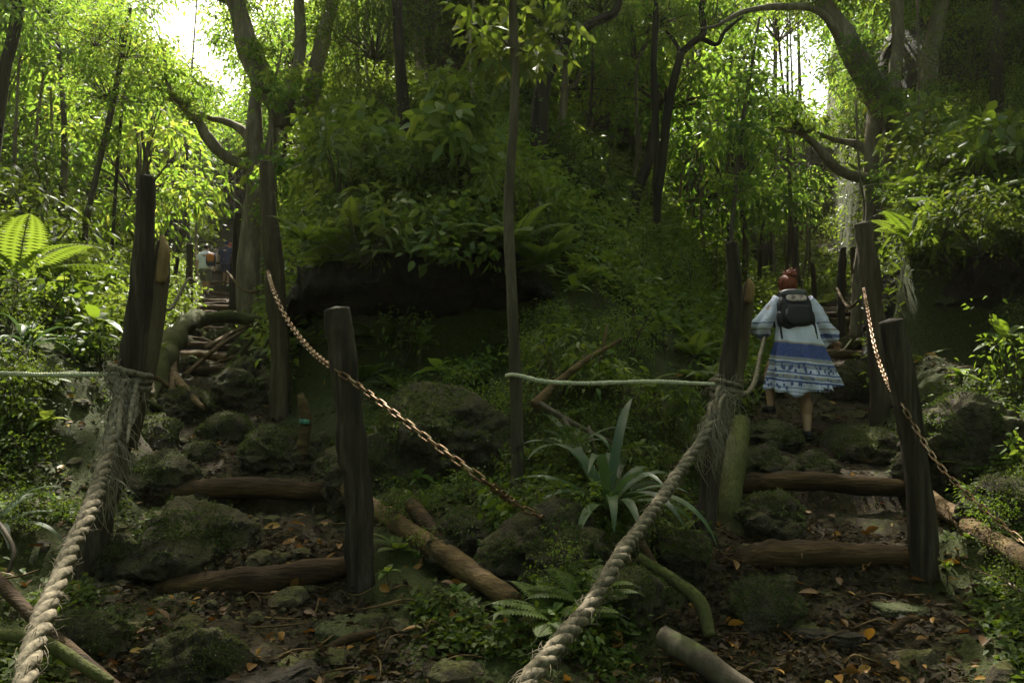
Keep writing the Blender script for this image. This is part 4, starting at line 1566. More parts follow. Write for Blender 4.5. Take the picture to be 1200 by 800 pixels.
# thin see-through crowns across the brightest part of the sky
SPC = [make_crown(21, 1.5, 26, 26, .12, .055, (1, 1, .8), LEAF, .3), make_crown(22, 1.5, 22, 30, .13, .06, (1, .9, .9), LEAF, .26)]
for k in range(58):
    px = random.uniform(140, 430) if k % 2 else random.uniform(850, 1120)
    py = random.uniform(-20, 150)
    Y = random.uniform(16, 30)
    R = random.uniform(.8, 1.7)
    c = P(px, py, Y)
    if off_trail(c[0], Y) < .8 or blocked(px, py, R * F / Y * .06) or shades_hiker(c, R):
        continue
    bg_tree(px, py, Y, R, random.choice(SPC), 'thin see-through tree ' + where(c), .05, random.uniform(-.4, .4), name='thin_tree')
# leafy trees on the rim under the sky gaps
for k in range(26):
    px = random.uniform(150, 420) if k % 2 else random.uniform(840, 1110)
    Y = random.uniform(37, 45)
    py = random.uniform(118, 205)
    c = P(px, py, Y)
    if off_trail(c[0], Y) < .9 or shades_hiker(c, 2.2):
        continue
    bg_tree(px, py, Y, random.uniform(1.5, 2.4), random.choice(CR), 'bright rim tree ' + where(c), .08, random.uniform(-.4, .4), name='rim_tree')


def limb_tree(name, label, foot, tubes, crowns_, mat, cat='tree', crown_set=None, rough=.3, seg=14):
    t = thing(name, label, cat, foot)
    for k, (nm, pts, r) in enumerate(tubes):
        b = MB()
        b.tube([np.asarray(p) for p in pts], r, seg, max(24, len(pts) * 9), rough, 3.5, 60 + k, flute=.1 if max(r) > .1 else .03)
        b.obj(nm, mat, t)
    for (px, py, Y, R) in crowns_:
        c = P(px, py, Y)
        part('crown', random.choice((CRSD if crown_set is CRD else CRS) if R < .56 else (crown_set or CR)), t, tuple(c - np.array(foot)), (0, 0, random.uniform(0, 6.28)), (R, R, R))
    return t


# gnarled tree by the left trail
YG = 13.5
f0 = P(300, 392, YG)
f0[2] = gz(f0[0], YG)
tub = [('trunk', pl([(298, 400, YG), (296, 340, YG), (297, 280, YG), (300, 215, YG), (298, 150, YG), (300, 110, YG + .2), (305, 70, YG + .4)]), [0.24, 0.176, 0.152, 0.16, 0.152, 0.096, 0.0855]),
       ('trunk', pl([(316, 400, YG + .2), (315, 330, YG + .1), (314, 260, YG), (316, 190, YG), (322, 140, YG)]), [0.16, 0.128, 0.104, 0.096, 0.112]),
       ('trunk', pl([(286, 400, YG), (284, 330, YG), (290, 260, YG), (296, 210, YG)]), [0.112, 0.095, 0.0855, 0.095]),
       ('limb', pl([(300, 195, YG), (282, 192, YG - .1), (262, 182, YG - .2), (244, 162, YG - .3), (232, 142, YG - .3), (212, 124, YG - .4), (190, 106, YG - .4), (168, 78, YG - .5), (160, 50, YG - .6)]), [0.12, 0.088, 0.095, 0.0902, 0.0808, 0.0617, 0.0427, 0.0285, 0.0114]),
       ('limb', pl([(212, 124, YG - .4), (196, 96, YG - .5), (192, 60, YG - .6), (180, 30, YG - .6)]), [0.0475, 0.0333, 0.019, 0.0076]),
       ('limb', pl([(190, 106, YG - .4), (160, 100, YG - .5), (135, 104, YG - .6)]), [0.0333, 0.019, 0.0076]),
       ('limb', pl([(296, 165, YG + .1), (280, 150, YG + .2), (262, 142, YG + .3), (240, 136, YG + .4), (215, 112, YG + .4), (195, 104, YG + .3)]), [0.095, 0.076, 0.057, 0.0427, 0.0238, 0.0095]),
       ('limb', pl([(328, 150, YG), (322, 118, YG), (306, 92, YG), (292, 62, YG), (280, 20, YG), (268, -30, YG)]), [0.16, 0.208, 0.2, 0.184, 0.16, 0.144]),
       ('limb', pl([(326, 140, YG), (342, 100, YG + .2), (352, 60, YG + .3), (350, -20, YG + .3)]), [0.128, 0.112, 0.096, 0.095]),
       ('limb', pl([(330, 145, YG + .3), (362, 110, YG + .5), (372, 70, YG + .5), (384, 20, YG + .6), (396, -30, YG + .6)]), [0.176, 0.176, 0.144, 0.128, 0.12]),
       ('aerial_root', pl([(318, 160, YG - .3), (310, 240, YG - .3), (306, 330, YG - .25), (305, 395, YG - .2)]), [0.0285, 0.0285, 0.0285, 0.038]),
       ('aerial_root', pl([(326, 150, YG - .3), (322, 230, YG - .35), (324, 300, YG - .3), (322, 392, YG - .3)]), [0.0238, 0.0285, 0.0285, 0.0333])]
gt = limb_tree('gnarled_tree', 'big gnarled multi-stemmed tree with a low curved limb by the left trail', f0, tub, [(262, -30, YG, 1.0), (330, 215, YG - .6, .55), (350, -40, YG + 1, 1.2), (345, 250, YG - .3, .7), (285, 30, YG + .5, .7), (400, 30, YG + 1, .9), (335, 120, YG - .5, .38), (312, 100, YG - .4, .34), (300, 60, YG - .4, .3), (360, 95, YG - .1, .4), (205, 105, YG - .4, .42), (180, 75, YG - .5, .42), (240, 120, YG + .2, .36), (228, 136, YG - .4, .26)], BARKL)
# epiphytes on limbs are things of their own
for px, py, Y, s in [(200, 118, YG - .4, .55), (216, 126, YG - .4, .45), (285, 186, YG - .1, .4), (322, 200, YG - .3, .5), (300, 60, YG - .2, .5), (312, 110, YG - .25, .45)]:
    place(random.choice([FRN[1], FRN[0]]), P(px, py, Y), s, 'epiphyte on the tree ' + where(P(px, py, Y)), 'epiphyte', 'epiphyte')
# gnarled tree by the right trail
YG2 = 12.5
f0 = P(1022, 380, YG2)
f0[2] = gz(f0[0], YG2)
tub = [('trunk', pl([(1016, 395, YG2), (1018, 330, YG2), (1022, 270, YG2), (1021, 210, YG2), (1022, 160, YG2), (1026, 120, YG2 + .2)]), [0.192, 0.136, 0.112, 0.12, 0.12, 0.0855]),
       ('trunk', pl([(1046, 380, YG2 + .2), (1042, 300, YG2 + .1), (1040, 230, YG2), (1044, 170, YG2)]), [0.104, 0.088, 0.095, 0.104]),
       ('trunk', pl([(1003, 395, YG2), (1006, 330, YG2), (1014, 270, YG2)]), [0.096, 0.095, 0.095]),
       ('limb', pl([(1022, 208, YG2), (1004, 208, YG2 - .1), (984, 200, YG2 - .2), (968, 184, YG2 - .3), (954, 168, YG2 - .3), (936, 156, YG2 - .4), (914, 150, YG2 - .5), (900, 128, YG2 - .6)]), [0.088, 0.0855, 0.0808, 0.076, 0.0617, 0.0427, 0.0238, 0.0095]),
       ('limb', pl([(940, 158, YG2 - .4), (930, 130, YG2 - .5), (936, 100, YG2 - .6)]), [0.0333, 0.019, 0.0076]),
       ('limb', pl([(1020, 178, YG2 + .1), (1000, 168, YG2 + .2), (975, 163, YG2 + .3), (952, 150, YG2 + .3), (935, 128, YG2 + .2)]), [0.076, 0.057, 0.038, 0.019, 0.0076]),
       ('limb', pl([(1050, 150, YG2), (1036, 122, YG2), (1016, 92, YG2), (1000, 62, YG2), (982, 30, YG2), (962, 0, YG2), (945, -30, YG2)]), [0.16, 0.208, 0.2, 0.168, 0.144, 0.128, 0.12]),
       ('limb', pl([(1000, 60, YG2), (960, 14, YG2 - .2), (915, 8, YG2 - .4), (872, 14, YG2 - .6), (840, 30, YG2 - .7), (815, 34, YG2 - .8)]), [.07, .06, .05, .04, .025, .01]),
       ('limb', pl([(1040, 140, YG2), (1048, 90, YG2 + .2), (1052, 40, YG2 + .3), (1050, -20, YG2 + .3)]), [0.112, 0.104, 0.088, 0.095]),
       ('limb', pl([(1050, 160, YG2 + .2), (1082, 120, YG2 + .4), (1090, 70, YG2 + .5), (1100, 20, YG2 + .5), (1108, -30, YG2 + .5)]), [0.144, 0.16, 0.136, 0.128, 0.12]),
       ('aerial_root', pl([(1036, 140, YG2 - .3), (1032, 230, YG2 - .3), (1028, 380, YG2 - .25)]), [0.0238, 0.0266, 0.0285])]
limb_tree('gnarled_tree', 'big gnarled tree with a low curved limb by the right trail', f0, tub, [(1060, -40, YG2 + 1, 1.1), (1055, 220, YG2 - .5, .6), (985, -30, YG2, .8), (1110, 10, YG2 + 1, .9), (1075, 180, YG2 + .3, .6), (940, -20, YG2, .7), (1045, 130, YG2 - .5, .36), (1025, 95, YG2 - .4, .34), (1005, 60, YG2 - .4, .3), (1085, 110, YG2 - .1, .38), (930, 140, YG2 - .4, .4), (905, 130, YG2 - .5, .36), (958, 150, YG2 + .2, .3)], BARKL)
for px, py, Y, s in [(945, 158, YG2 - .4, .5), (935, 152, YG2 - .4, .4), (1004, 200, YG2 - .1, .4), (1016, 85, YG2 - .25, .5), (1035, 115, YG2 - .25, .45)]:
    place(random.choice([FRN[1], FRN[0]]), P(px, py, Y), s, 'epiphyte on the tree ' + where(P(px, py, Y)), 'epiphyte', 'epiphyte')
# slender trees on the ridge, centre right
def slim(label, pxs, Y, w, crowns_, mat=BARKD, extra=(), name='slender_tree', cs=None):
    f = P(*pxs[0], Y)
    f[2] = gz(f[0], Y)
    pts = [f - [0, 0, .2]] + [P(a, b_, Y) for a, b_ in pxs]
    r = [w[0] / F * Y / 2] + [q_ / F * Y / 2 for q_ in w]
    tub = [('trunk', pts, r)] + [('limb', [P(a, b_, Y) for a, b_ in e], [q_ / F * Y / 2 for q_ in ww]) for e, ww in extra]
    return limb_tree(name, label, f, tub, crowns_, mat, seg=9, rough=.15, crown_set=cs)


slim('slender dark tree curving left at its foot, left one of the pair', [(742, 255), (746, 225), (762, 185), (768, 140), (766, 80), (768, 30), (772, -30)], 12.5, [14, 12, 11, 9, 8, 8, 7], [(770, 10, 13, .9), (745, 40, 13, .7)])
slim('slender dark tree forking high, right one of the pair', [(770, 240), (776, 190), (784, 120), (798, 62)], 12.7, [10, 10, 10, 9], [(835, 10, 13.5, .8), (795, -10, 13.5, .7)], extra=[([(798, 62), (812, 50), (825, 38), (822, 10), (830, -20)], [8, 8, 8, 7, 5]), ([(798, 62), (790, 48), (780, 36)], [6, 5, 3]), ([(822, 45), (840, 52), (850, 36), (870, 20)], [6, 5, 5, 3])])
slim('short leaning tree with sunlit bark at left of the ridge', [(652, 205), (656, 160), (661, 120), (662, 80), (660, 40)], 13, [12, 10, 9, 8, 6], [(655, 30, 13, .9)], BARKL, [([(662, 105), (675, 98), (681, 85)], [6, 6, 4])])
slim('dark tree with a branch bending right at centre', [(632, 240), (634, 120), (650, 70), (690, 30), (720, 15), (730, -20)], 11.5, [22, 20, 16, 11, 10, 8], [(705, -10, 12, .7), (640, 0, 12, 1.)], cs=CRD)
slim('thin leafy stem left of the sky gap on the right', [(856, 300), (862, 220), (872, 130), (882, 70), (890, 20)], 11, [5, 5, 5, 4, 3], [(868, 170, 11, .42), (860, 215, 11, .36), (880, 110, 11, .38), (872, 60, 11, .3)], BARK)
slim('leaning sapling with hanging leaves left of the split post', [(100, 270), (112, 210), (128, 140), (142, 70), (152, 10)], 12, [7, 7, 7, 6, 5], [(128, 100, 12, .75), (148, 50, 12, .7), (112, 30, 12, .7), (118, 160, 12, .4)], BARK)
slim('very thin straight sapling left of the split post', [(131, 300), (135, 230), (140, 160), (146, 100)], 13, [4, 4, 4, 3], [(146, 110, 13, .4)], BARKD)
slim('dark trunk at top left corner leaning right', [(-30, 320), (-8, 180), (4, 90), (16, 40), (26, -20)], 12, [16, 15, 14, 13, 12], [(-20, -10, 12, 1.0), (40, -30, 12.5, .9)], BARKD)
slim('dark vine-wrapped trunk high right of the left trail', [(478, 250), (474, 150), (468, 60), (464, -30)], 11, [16, 14, 13, 12], [(440, 40, 11.5, .9), (500, 0, 12, 1.0), (470, 130, 11.5, .7)], BARKD, cs=CRD)
slim('dark trunk at far right edge rising out of picture', [(1170, 280), (1172, 200), (1168, 100), (1172, -30)], 10.5, [18, 16, 15, 14], [(1140, 60, 11, .9), (1195, 0, 11, .9), (1180, 130, 10.8, .7)], BARKD, cs=CRD)
slim('slender shaded tree added between the two image halves to tie the thin rope', [(606, 520), (604, 440), (600, 350), (596, 240), (603, 120), (600, -20)], YQL + .25, [15, 14, 13, 12, 11, 10], [(600, 20, YQL + .4, .5)], BARK, cs=CRD)  # added in the strip between the image panels as anchor for the thin rope
# broad dark leaves hanging into the left panel at right
slim('shaded young tree with drooping leaves above the left overhang', [(545, 300), (542, 230), (535, 150)], 8.6, [8, 7, 5], [(520, 150, 8.6, .5), (548, 105, 8.8, .5), (500, 190, 8.6, .42), (550, 190, 8.6, .4), (470, 190, 9.2, .45), (430, 170, 9.6, .5)], BARKD, cs=CRD)
slim('shaded young tree with drooping leaves above the right overhang', [(1170, 300), (1168, 230), (1160, 170)], 8.6, [8, 7, 5], [(1145, 190, 8.6, .5), (1185, 160, 8.8, .45), (1110, 200, 9.2, .42), (1195, 220, 8.6, .4), (1090, 160, 10.4, .5)], BARKD, cs=CRD)

# thin bare poles of saplings in the thicket
SAP = [(18, 205, 22, 100), (30, 200, 33, 95), (55, 205, 58, 110), (68, 205, 66, 120), (74, 208, 88, 120), (47, 180, 52, 110), (185, 250, 205, 150), (197, 245, 196, 190), (206, 260, 205, 190), (232, 230, 236, 190),
       (420, 240, 416, 150), (452, 250, 455, 160), (398, 240, 404, 170), (560, 260, 566, 160), (505, 230, 500, 120), (680, 120, 692, 60), (735, 155, 742, 110), (755, 60, 752, 120), (828, 250, 836, 150),
       (815, 230, 820, 160), (880, 240, 872, 175), (935, 270, 940, 200), (910, 250, 912, 180), (1098, 260, 1092, 170), (1130, 260, 1134, 190), (795, 235, 800, 190), (640, 190, 636, 120), (700, 160, 704, 120), (165, 190, 178, 120), (946, 285, 950, 205)]
for a, b0, c, d in SAP:
    Y = random.uniform(14, 20) if not (170 < a < 240 or 870 < a < 960) else random.uniform(24, 32)
    f = P(a, b0, Y)
    f[2] = gz(f[0], Y) - .1
    top = P(c, d, Y)
    if top[2] < f[2] + 1:
        top[2] = f[2] + 2.5
    b = MB()
    b.tube([f, (f + top) / 2 + rng.normal(size=3) * .12, top + (top - f) * .3], [.04, .035, .02], 6, 16, .1, 3, int(a))
    t = thing('sapling', 'thin bare sapling stem ' + where((f + top) / 2), 'sapling', f, 'thin saplings in the thicket')
    b.obj('trunk', random.choice([BARKL, BARK, BARKL]), t)
    part('crown', random.choice(CRS), t, tuple(top + (top - f) * .3 - f), (0, 0, random.random() * 6), (.55, .55, .55))
# hanging vines
VIN = [(185, 150, 260, 30), (222, 130, 240, 34), (250, 190, 300, 38), (330, 140, 260, 13), (205, 190, 255, 38), (440, 60, 180, 13), (900, 200, 290, 36), (925, 160, 280, 36), (1003, 210, 320, 12), (750, 60, 140, 13), (812, 60, 150, 16), (1080, 130, 230, 11.5), (275, 205, 300, 30), (948, 190, 300, 30), (560, 80, 220, 10)]
for a, y0, y1, Y in VIN:
    b = MB()
    p0, p1 = P(a, y0, Y), P(a + random.uniform(-5, 5), y1, Y)
    z0 = gz(p1[0], Y)
    p1[2] = max(p1[2], z0 - .05)
    p0[2] = max(p0[2], z0 + 4)
    b.tube([p0, (p0 * 2 + p1) / 3 + rng.normal(size=3) * .12, (p0 + 2 * p1) / 3 + rng.normal(size=3) * .12, p1], .012 + Y * .0006, 5, 24)
    tag(b.obj('hanging_vine', BARKL, origin=tuple(p1)), 'thin hanging vine ' + where((p0 + p1) / 2), 'vine', 'vines hanging in the forest')

# unseen leaf masses added above, behind and beside the viewpoint to cut light
b = MB()
cs = []
for k in range(640):
    x, y = rng.uniform(-24, 24), rng.uniform(-22, 9.5)
    top = 7.5 + rng.uniform(0, 4)
    if y > 6:
        top = max(top, y * .62 + 1.5)
    cs.append((x, y, top))
leaf_cloud(b, cs, 60, 1.7, .34, .17, 0, up=.6)
for xa, xb, m_ in ((-3.8, 1.2, 130), (4.9, 11.5, 260)):  # extra clusters out of view, added to shade the overhang sides
    yy = rng.uniform(11.5, 18, m_)
    cs = np.stack([rng.uniform(xa, xb, m_), yy, yy * .47 + 2.0 + rng.uniform(0, 2.2, m_)], -1)
    leaf_cloud(b, cs, 60, 1.3, .30, .15, 0, up=.6)
for s in (-1, 1):
    cs = np.stack([s * rng.uniform(11, 22, 420), rng.uniform(-16, 9, 420), rng.uniform(0, 10, 420)], -1)
    leaf_cloud(b, cs, 60, 1.6, .34, .17, 0)
cs = np.stack([rng.uniform(-20, 20, 330), rng.uniform(-22, -10, 330), rng.uniform(-2, 9, 330)], -1)
leaf_cloud(b, cs, 60, 1.6, .34, .17, 0)
tag(b.obj('shade_canopy', LEAF), 'unseen leaf canopy added overhead and round both trails to shade them', 'shading canopy', kind='stuff')
# far wood on the rim behind everything
b = MB()
cs = []
for k in range(1300):
    px = rng.uniform(-500, 1700)
    Y = rng.uniform(46, 62)
    py = rng.uniform(-20, 330)
    if blocked(px, py, rng.uniform(-6, 26)):
        continue
    c = P(px, py, Y)
    cs.append(c)
leaf_cloud(b, cs, 46, 1.7, .42, .2, 0, up=.4, lvb=.12)
tag(b.obj('distant_wood', LEAF), 'sunlit wood on the far rim behind both trails', 'wood', kind='stuff')


# ------------------------------------------------------------------ people
def evalmesh(o):
    dg = bpy.context.evaluated_depsgraph_get()
    me = bpy.data.meshes.new_from_object(o.evaluated_get(dg))
    return me


def ell(b, c, r, R=None):
    V = ICO3 * np.array(r)
    if R is not None:
        V = V @ np.array(R).T
    b.add(V + np.array(c), ICO3F)


def fused(name, b, mat, parent, voxel=.009, smooth=6):
    """one continuous surface grown from overlapping limbs"""
    o = b.obj('tmp', mat)
    m = o.modifiers.new('r', 'REMESH')
    m.mode = 'VOXEL'
    m.voxel_size = voxel
    s = o.modifiers.new('s', 'SMOOTH')
    s.factor = .5
    s.iterations = smooth
    me = evalmesh(o)
    bpy.data.objects.remove(o)
    me.name = name
    me.materials.clear()
    me.materials.append(mat)
    me.polygons.foreach_set('use_smooth', np.full(len(me.polygons), True))
    return part(name, me, parent)


def lerp(a, b, t):
    return np.asarray(a) * (1 - t) + np.asarray(b) * t


def limb(b, pts, r, seg=12):
    b.tube([np.asarray(p, float) for p in pts], r, seg, len(pts) * 7)


def hand(b, wrist, d, n, s=1., curl=.7, thumb=1):
    """palm, four unequal bent fingers and a thumb from the side of the palm"""
    d, n = norm(np.array(d, float)), np.array(n, float)
    n = norm(n - d * n.dot(d))
    sd = np.cross(d, n)
    w = np.array(wrist, float)
    for k, (o, L) in enumerate(((-.026, .068), (-.009, .076), (.009, .072), (.025, .056))):
        b.tube([w, w + d * .04 * s + sd * o * .8 * s, w + d * .09 * s + sd * o * s], [.018 * s, .017 * s, .013 * s], 8, 10)
        base = w + d * .085 * s + sd * o * s
        q = [base]
        a = .15
        for f in (.45, .32, .23):
            a += curl * .55
            q.append(q[-1] + (d * math.cos(a) + n * math.sin(a)) * L * f * s)
        b.tube(q, [.0095 * s, .009 * s, .0085 * s, .007 * s], 7, 14)
    t0 = w + d * .03 * s + sd * -.028 * thumb * s
    b.tube([t0, t0 + (d * .7 - sd * thumb * .7) * .035 * s, t0 + (d * 1. - sd * thumb * .5 + n * .4) * .062 * s], [.014 * s, .0105 * s, .008 * s], 7, 12)


def cloth(name, rings, mat, parent, n=64, folds=0., k=9, thick=.006, seed=0, cap=False, hem=0.):
    """rings: (centre, rx, ry[, fold]) stacked along a garment; lofted, wrinkled and given thickness"""
    m = len(rings) * 5
    cs = spl([r[0] for r in rings], m)
    rx = np.interp(np.linspace(0, 1, m), np.linspace(0, 1, len(rings)), [r[1] for r in rings])
    ry = np.interp(np.linspace(0, 1, m), np.linspace(0, 1, len(rings)), [r[2] for r in rings])
    fd = np.interp(np.linspace(0, 1, m), np.linspace(0, 1, len(rings)), [r[3] if len(r) > 3 else 0 for r in rings])
    t, N, B = frames(cs)
    X = np.array([1.0, 0, 0])
    a = np.linspace(0, 2 * PI, n, endpoint=False)
    V = []
    for i in range(m):
        if rings[0][4 if len(rings[0]) > 4 else 0] is True:
            u, v = N[i], B[i]
        else:
            u = norm(X - t[i] * X.dot(t[i]))
            v = np.cross(t[i], u)
        w = 1 + fd[i] * (np.sin(a * k + seed + i * .06) * .6 + np.sin(a * (k // 2 + 1) - seed * 2 + i * .1) * .5)
        V.append(cs[i] + (np.cos(a) * rx[i] * w)[:, None] * u + (np.sin(a) * ry[i] * w)[:, None] * v)
    V = np.array(V)
    if hem:
        u = np.linspace(0, 1, m)[:, None] ** 2
        V[:, :, 2] += u * hem * (np.sin(a * 2 + .6) * .7 + np.sin(a * 5 + 1) * .35 + np.sin(a * 11 + seed) * .25) - u * .05 * np.cos(a)
    q = V.reshape(-1, 3)
    q = q + norm(q - np.repeat(cs, n, 0)) * (fbm(q * 14, 3, seed) * .016 + fbm(q * 5, 2, seed + 3) * .015)[:, None]
    i, j = np.meshgrid(np.arange(m - 1), np.arange(n), indexing='ij')
    jn = (j + 1) % n
    f = np.stack([i * n + j, i * n + jn, (i + 1) * n + jn, (i + 1) * n + j], -1).reshape(-1, 4)
    b = MB()
    fl = [f]
    if cap:
        q = np.vstack([q, cs[:1] + [0, 0, .005]])
        jj = np.arange(n)
        fl.append(np.stack([np.full(n, m * n), (jj + 1) % n, jj], -1))
    b.add(q, fl)
    o = b.obj('tmp', mat)
    s = o.modifiers.new('s', 'SOLIDIFY')
    s.thickness = thick
    me = evalmesh(o)
    bpy.data.objects.remove(o)
    me.name = name
    return part(name, me, parent)


def dress_mat():
    m = NT('printed_tunic_cotton')
    co = m.coord()
    sx = m.n('SeparateXYZ')
    m.l(co, sx.inputs[0])
    w = m.noise(co, 7, 3)
    z = m.math('ADD', sx.outputs[2], m.math('MULTIPLY', m.math('SUBTRACT', w, .5), .03))
    z = m.math('ADD', z, m.math('MULTIPLY', sx.outputs[0], .10))
    zz = m.math('DIVIDE', m.math('SUBTRACT', z, .40), 1.0)
    W, B, G, T = (.56, .55, .66), (.045, .065, .23), (.25, .25, .30), (.34, .27, .20)
    base = m.ramp(zz, [(0, G), (.03, W), (.05, G), (.06, W), (.09, B), (.10, W), (.15, B), (.168, W), (.18, G), (.20, T), (.215, W), (.235, B), (.25, W), (.29, G), (.33, B), (.345, W), (.36, T), (.375, G), (.395, B), (.53, T), (.545, W)], True)
    # rows of small woven motifs on the pale bands, sparse flecks in the blue one
    mp = m.n('Mapping')
    mp.inputs['Scale'].default_value = (30, 30, 17)
    m.l(co, mp.inputs['Vector'])
    vo = m.n('TexVoronoi')
    vo.inputs['Scale'].default_value = 1
    m.l(mp.outputs[0], vo.inputs['Vector'])
    dots = m.ramp(vo.outputs['Distance'], [(.36, (1, 1, 1)), (.46, (0, 0, 0))])
    band = m.ramp(zz, [(0, (0, 0, 0)), (.06, (1, 1, 1)), (.15, (0, 0, 0)), (.18, (.8, .8, .8)), (.215, (0, 0, 0)), (.25, (1, 1, 1)), (.33, (0, 0, 0))], True)
    base = m.mix(m.mix(1., band, dots, 'MULTIPLY'), base, (.05, .07, .2))
    n2 = m.noise(co, 60, 4)
    base = m.mix(m.ramp(n2, [(.4, (0, 0, 0)), (.65, (.25, .25, .25))]), base, (.25, .27, .33))
    return m.done(m.bsdf(base, .85, m.bump(n2, .003), .2))


DRESS = dress_mat()
def sleeve_mat():
    m = NT('tunic_sleeve_cotton')
    co = m.coord()
    sx = m.n('SeparateXYZ')
    m.l(co, sx.inputs[0])
    n = m.noise(co, 9, 4)
    z = m.math('ADD', sx.outputs[2], m.math('MULTIPLY', n, .05))
    W, B = (.56, .55, .66), (.07, .09, .24)
    c = m.ramp(m.math('SUBTRACT', z, .6), [(0, W), (.36, (.3, .3, .36)), (.385, W), (.41, B), (.45, W), (.49, (.3, .27, .24)), (.51, W), (.56, B), (.572, W)], True)
    n2 = m.noise(co, 26, 4)
    c = m.mix(m.ramp(n2, [(.5, (0, 0, 0)), (.62, (.5, .5, .5))]), c, (.36, .37, .47))
    return m.done(m.bsdf(c, .85, m.bump(n2, .02), .2))


SLEEVE = sleeve_mat()


def face(root, c, fwd, s=1.):
    """eyes, brows and mouth on the far side of the head"""
    fwd = norm(np.array(fwd, float))
    sd = norm(np.cross(fwd, [0, 0, 1]))
    up = np.cross(sd, fwd)
    for k in (-1, 1):
        b = MB()
        ell(b, c + fwd * .082 * s + sd * .032 * k * s + up * .005, (.013 * s,) * 3)
        b.obj('eye', EYE, None)
        o = C.objects[-1]
        o.parent = root
    b = MB()
    ell(b, c + fwd * .088 * s - up * .055 * s, (.022 * s, .008, .007 * s))
    o = b.obj('mouth', LIP, None)
    o.parent = root


def build_woman():
    loc = hit(940, 516)
    loc = P(938, 514, loc[1])
    w = thing('person', 'woman with red-orange hair in a blue and white tunic climbing the right trail', 'person', loc)
    hp, ch, nk, hd = np.array([0, .05, .88]), np.array([-.01, .17, 1.24]), np.array([-.02, .23, 1.40]), np.array([-.03, .29, 1.51])
    b = MB()
    limb(b, [hp + [0, 0, -.06], hp + [0, .02, .08], lerp(hp, ch, .55), ch, ch + [0, .03, .1], nk], [.14, .15, .125, .135, .12, .055])
    ell(b, hp, (.18, .13, .13))
    ell(b, ch + [0, 0, .03], (.165, .11, .13))
    limb(b, [nk + [0, -.02, -.05], nk, hd + [0, -.01, -.03]], [.06, .052, .055])
    ell(b, hd, (.075, .092, .105))
    ell(b, hd + [0, .04, -.05], (.055, .055, .06))
    ell(b, hd + [0, .098, -.012], (.013, .02, .02))
    for s in (-1, 1):
        ell(b, hd + [.077 * s, -.005, -.01], (.012, .022, .032))
    # legs: right one straight behind, left one stepping up
    R = [(.09, .05, .84), (.10, .12, .66), (.085, .13, .45), (.075, .05, .27), (.07, 0, .08)]
    limb(b, R, [.095, .082, .058, .056, .034])
    ell(b, (.078, .03, .31), (.052, .06, .10))
    L = [(-.09, .06, .84), (-.13, .24, .76), (-.16, .38, .66), (-.18, .34, .50), (-.19, .30, .30)]
    limb(b, L, [.095, .085, .060, .056, .034])
    ell(b, (-.178, .31, .52), (.05, .058, .09))
    for a in ((.07, 0, 0), (-.19, .30, .22)):
        a = np.array(a)
        limb(b, [a + [0, -.03, .05], a + [0, .05, .045], a + [0, .15, .025]], [.032, .036, .026])
    # arms
    ra = [(.165, .19, 1.34), (.26, .20, 1.22), (.31, .20, 1.10), (.39, .27, 1.02), (.46, .33, .96)]
    la = [(-.175, .19, 1.34), (-.27, .17, 1.24), (-.33, .16, 1.13), (-.30, .28, 1.10), (-.24, .40, 1.10)]
    limb(b, ra, [.055, .046, .040, .036, .026])
    limb(b, la, [.055, .046, .040, .036, .026])
    hand(b, ra[-1], (.6, .6, -.45), (-.2, -.3, -.9), 1, .6, 1)
    hand(b, la[-1], (.2, .9, .2), (0, .2, -1), 1, .8, -1)
    fused('body', b, SKIN, w, .0085, 5)
    cloth('tunic', [((-.02, .21, 1.415), .075, .07), ((-.01, .19, 1.375), .165, .105), ((-.01, .17, 1.28), .195, .15, .02), ((0, .12, 1.12), .195, .16, .03), ((.005, .08, .95), .225, .19, .05),
                    ((.015, .07, .75), .28, .22, .10), ((.03, .07, .60), .315, .25, .15), ((.045, .07, .48), .335, .27, .19)], DRESS, w, 120, .05, 11, .005, 2, hem=.05)
    cloth('sleeve', [((.13, .19, 1.37), .065, .08, .02, True), ((.21, .20, 1.27), .07, .08, .08), ((.28, .205, 1.13), .085, .09, .14), ((.345, .25, 1.03), .10, .105, .2), ((.385, .28, .985), .11, .11, .26)], SLEEVE, w, 60, .05, 5, .005, 4)
    cloth('sleeve', [((-.14, .19, 1.37), .065, .08, .02, True), ((-.22, .18, 1.27), .07, .08, .08), ((-.31, .16, 1.15), .085, .09, .14), ((-.325, .22, 1.085), .095, .10, .2), ((-.29, .31, 1.07), .10, .10, .26)], SLEEVE, w, 60, .05, 5, .005, 6)
    b = MB()
    q = ICO4.copy()
    V = hd + [0, -.014, .016] + q * np.array([.080, .094, .098])
    V[:, 1] = np.where((q[:, 1] > .35) & (q[:, 2] < .45), V[:, 1] - (q[:, 1] - .35) * .14, V[:, 1])
    V[:, 2] = np.where(q[:, 2] < -.5, V[:, 2] + (-.5 - q[:, 2]) * .09, V[:, 2])
    b.add(V, ICO4F)
    bun = hd + np.array([.022, -.05, .125])
    # locks combed up from the hairline over the skull into the bun
    for k in range(230):
        az = rng.uniform(0, 2 * PI)
        low = -.5 if math.sin(az) < .2 else .45
        e0 = rng.uniform(low, .7)
        st_ = np.array([math.cos(az) * math.cos(e0), math.sin(az) * math.cos(e0), math.sin(e0)])
        pts_ = []
        for u in (0, .3, .6, .9):
            dd = norm(st_ * (1 - u) + np.array([.15, -.3, .95]) * u)
            pts_.append(hd + [0, -.014, .016] + dd * np.array([.084, .098, .101]) * (1 + rng.uniform(0, .05)))
        pts_.append(bun + rng.normal(size=3) * .02)
        b.tube(pts_, [.0045, .0075, .008, .007, .005], 5, 14)
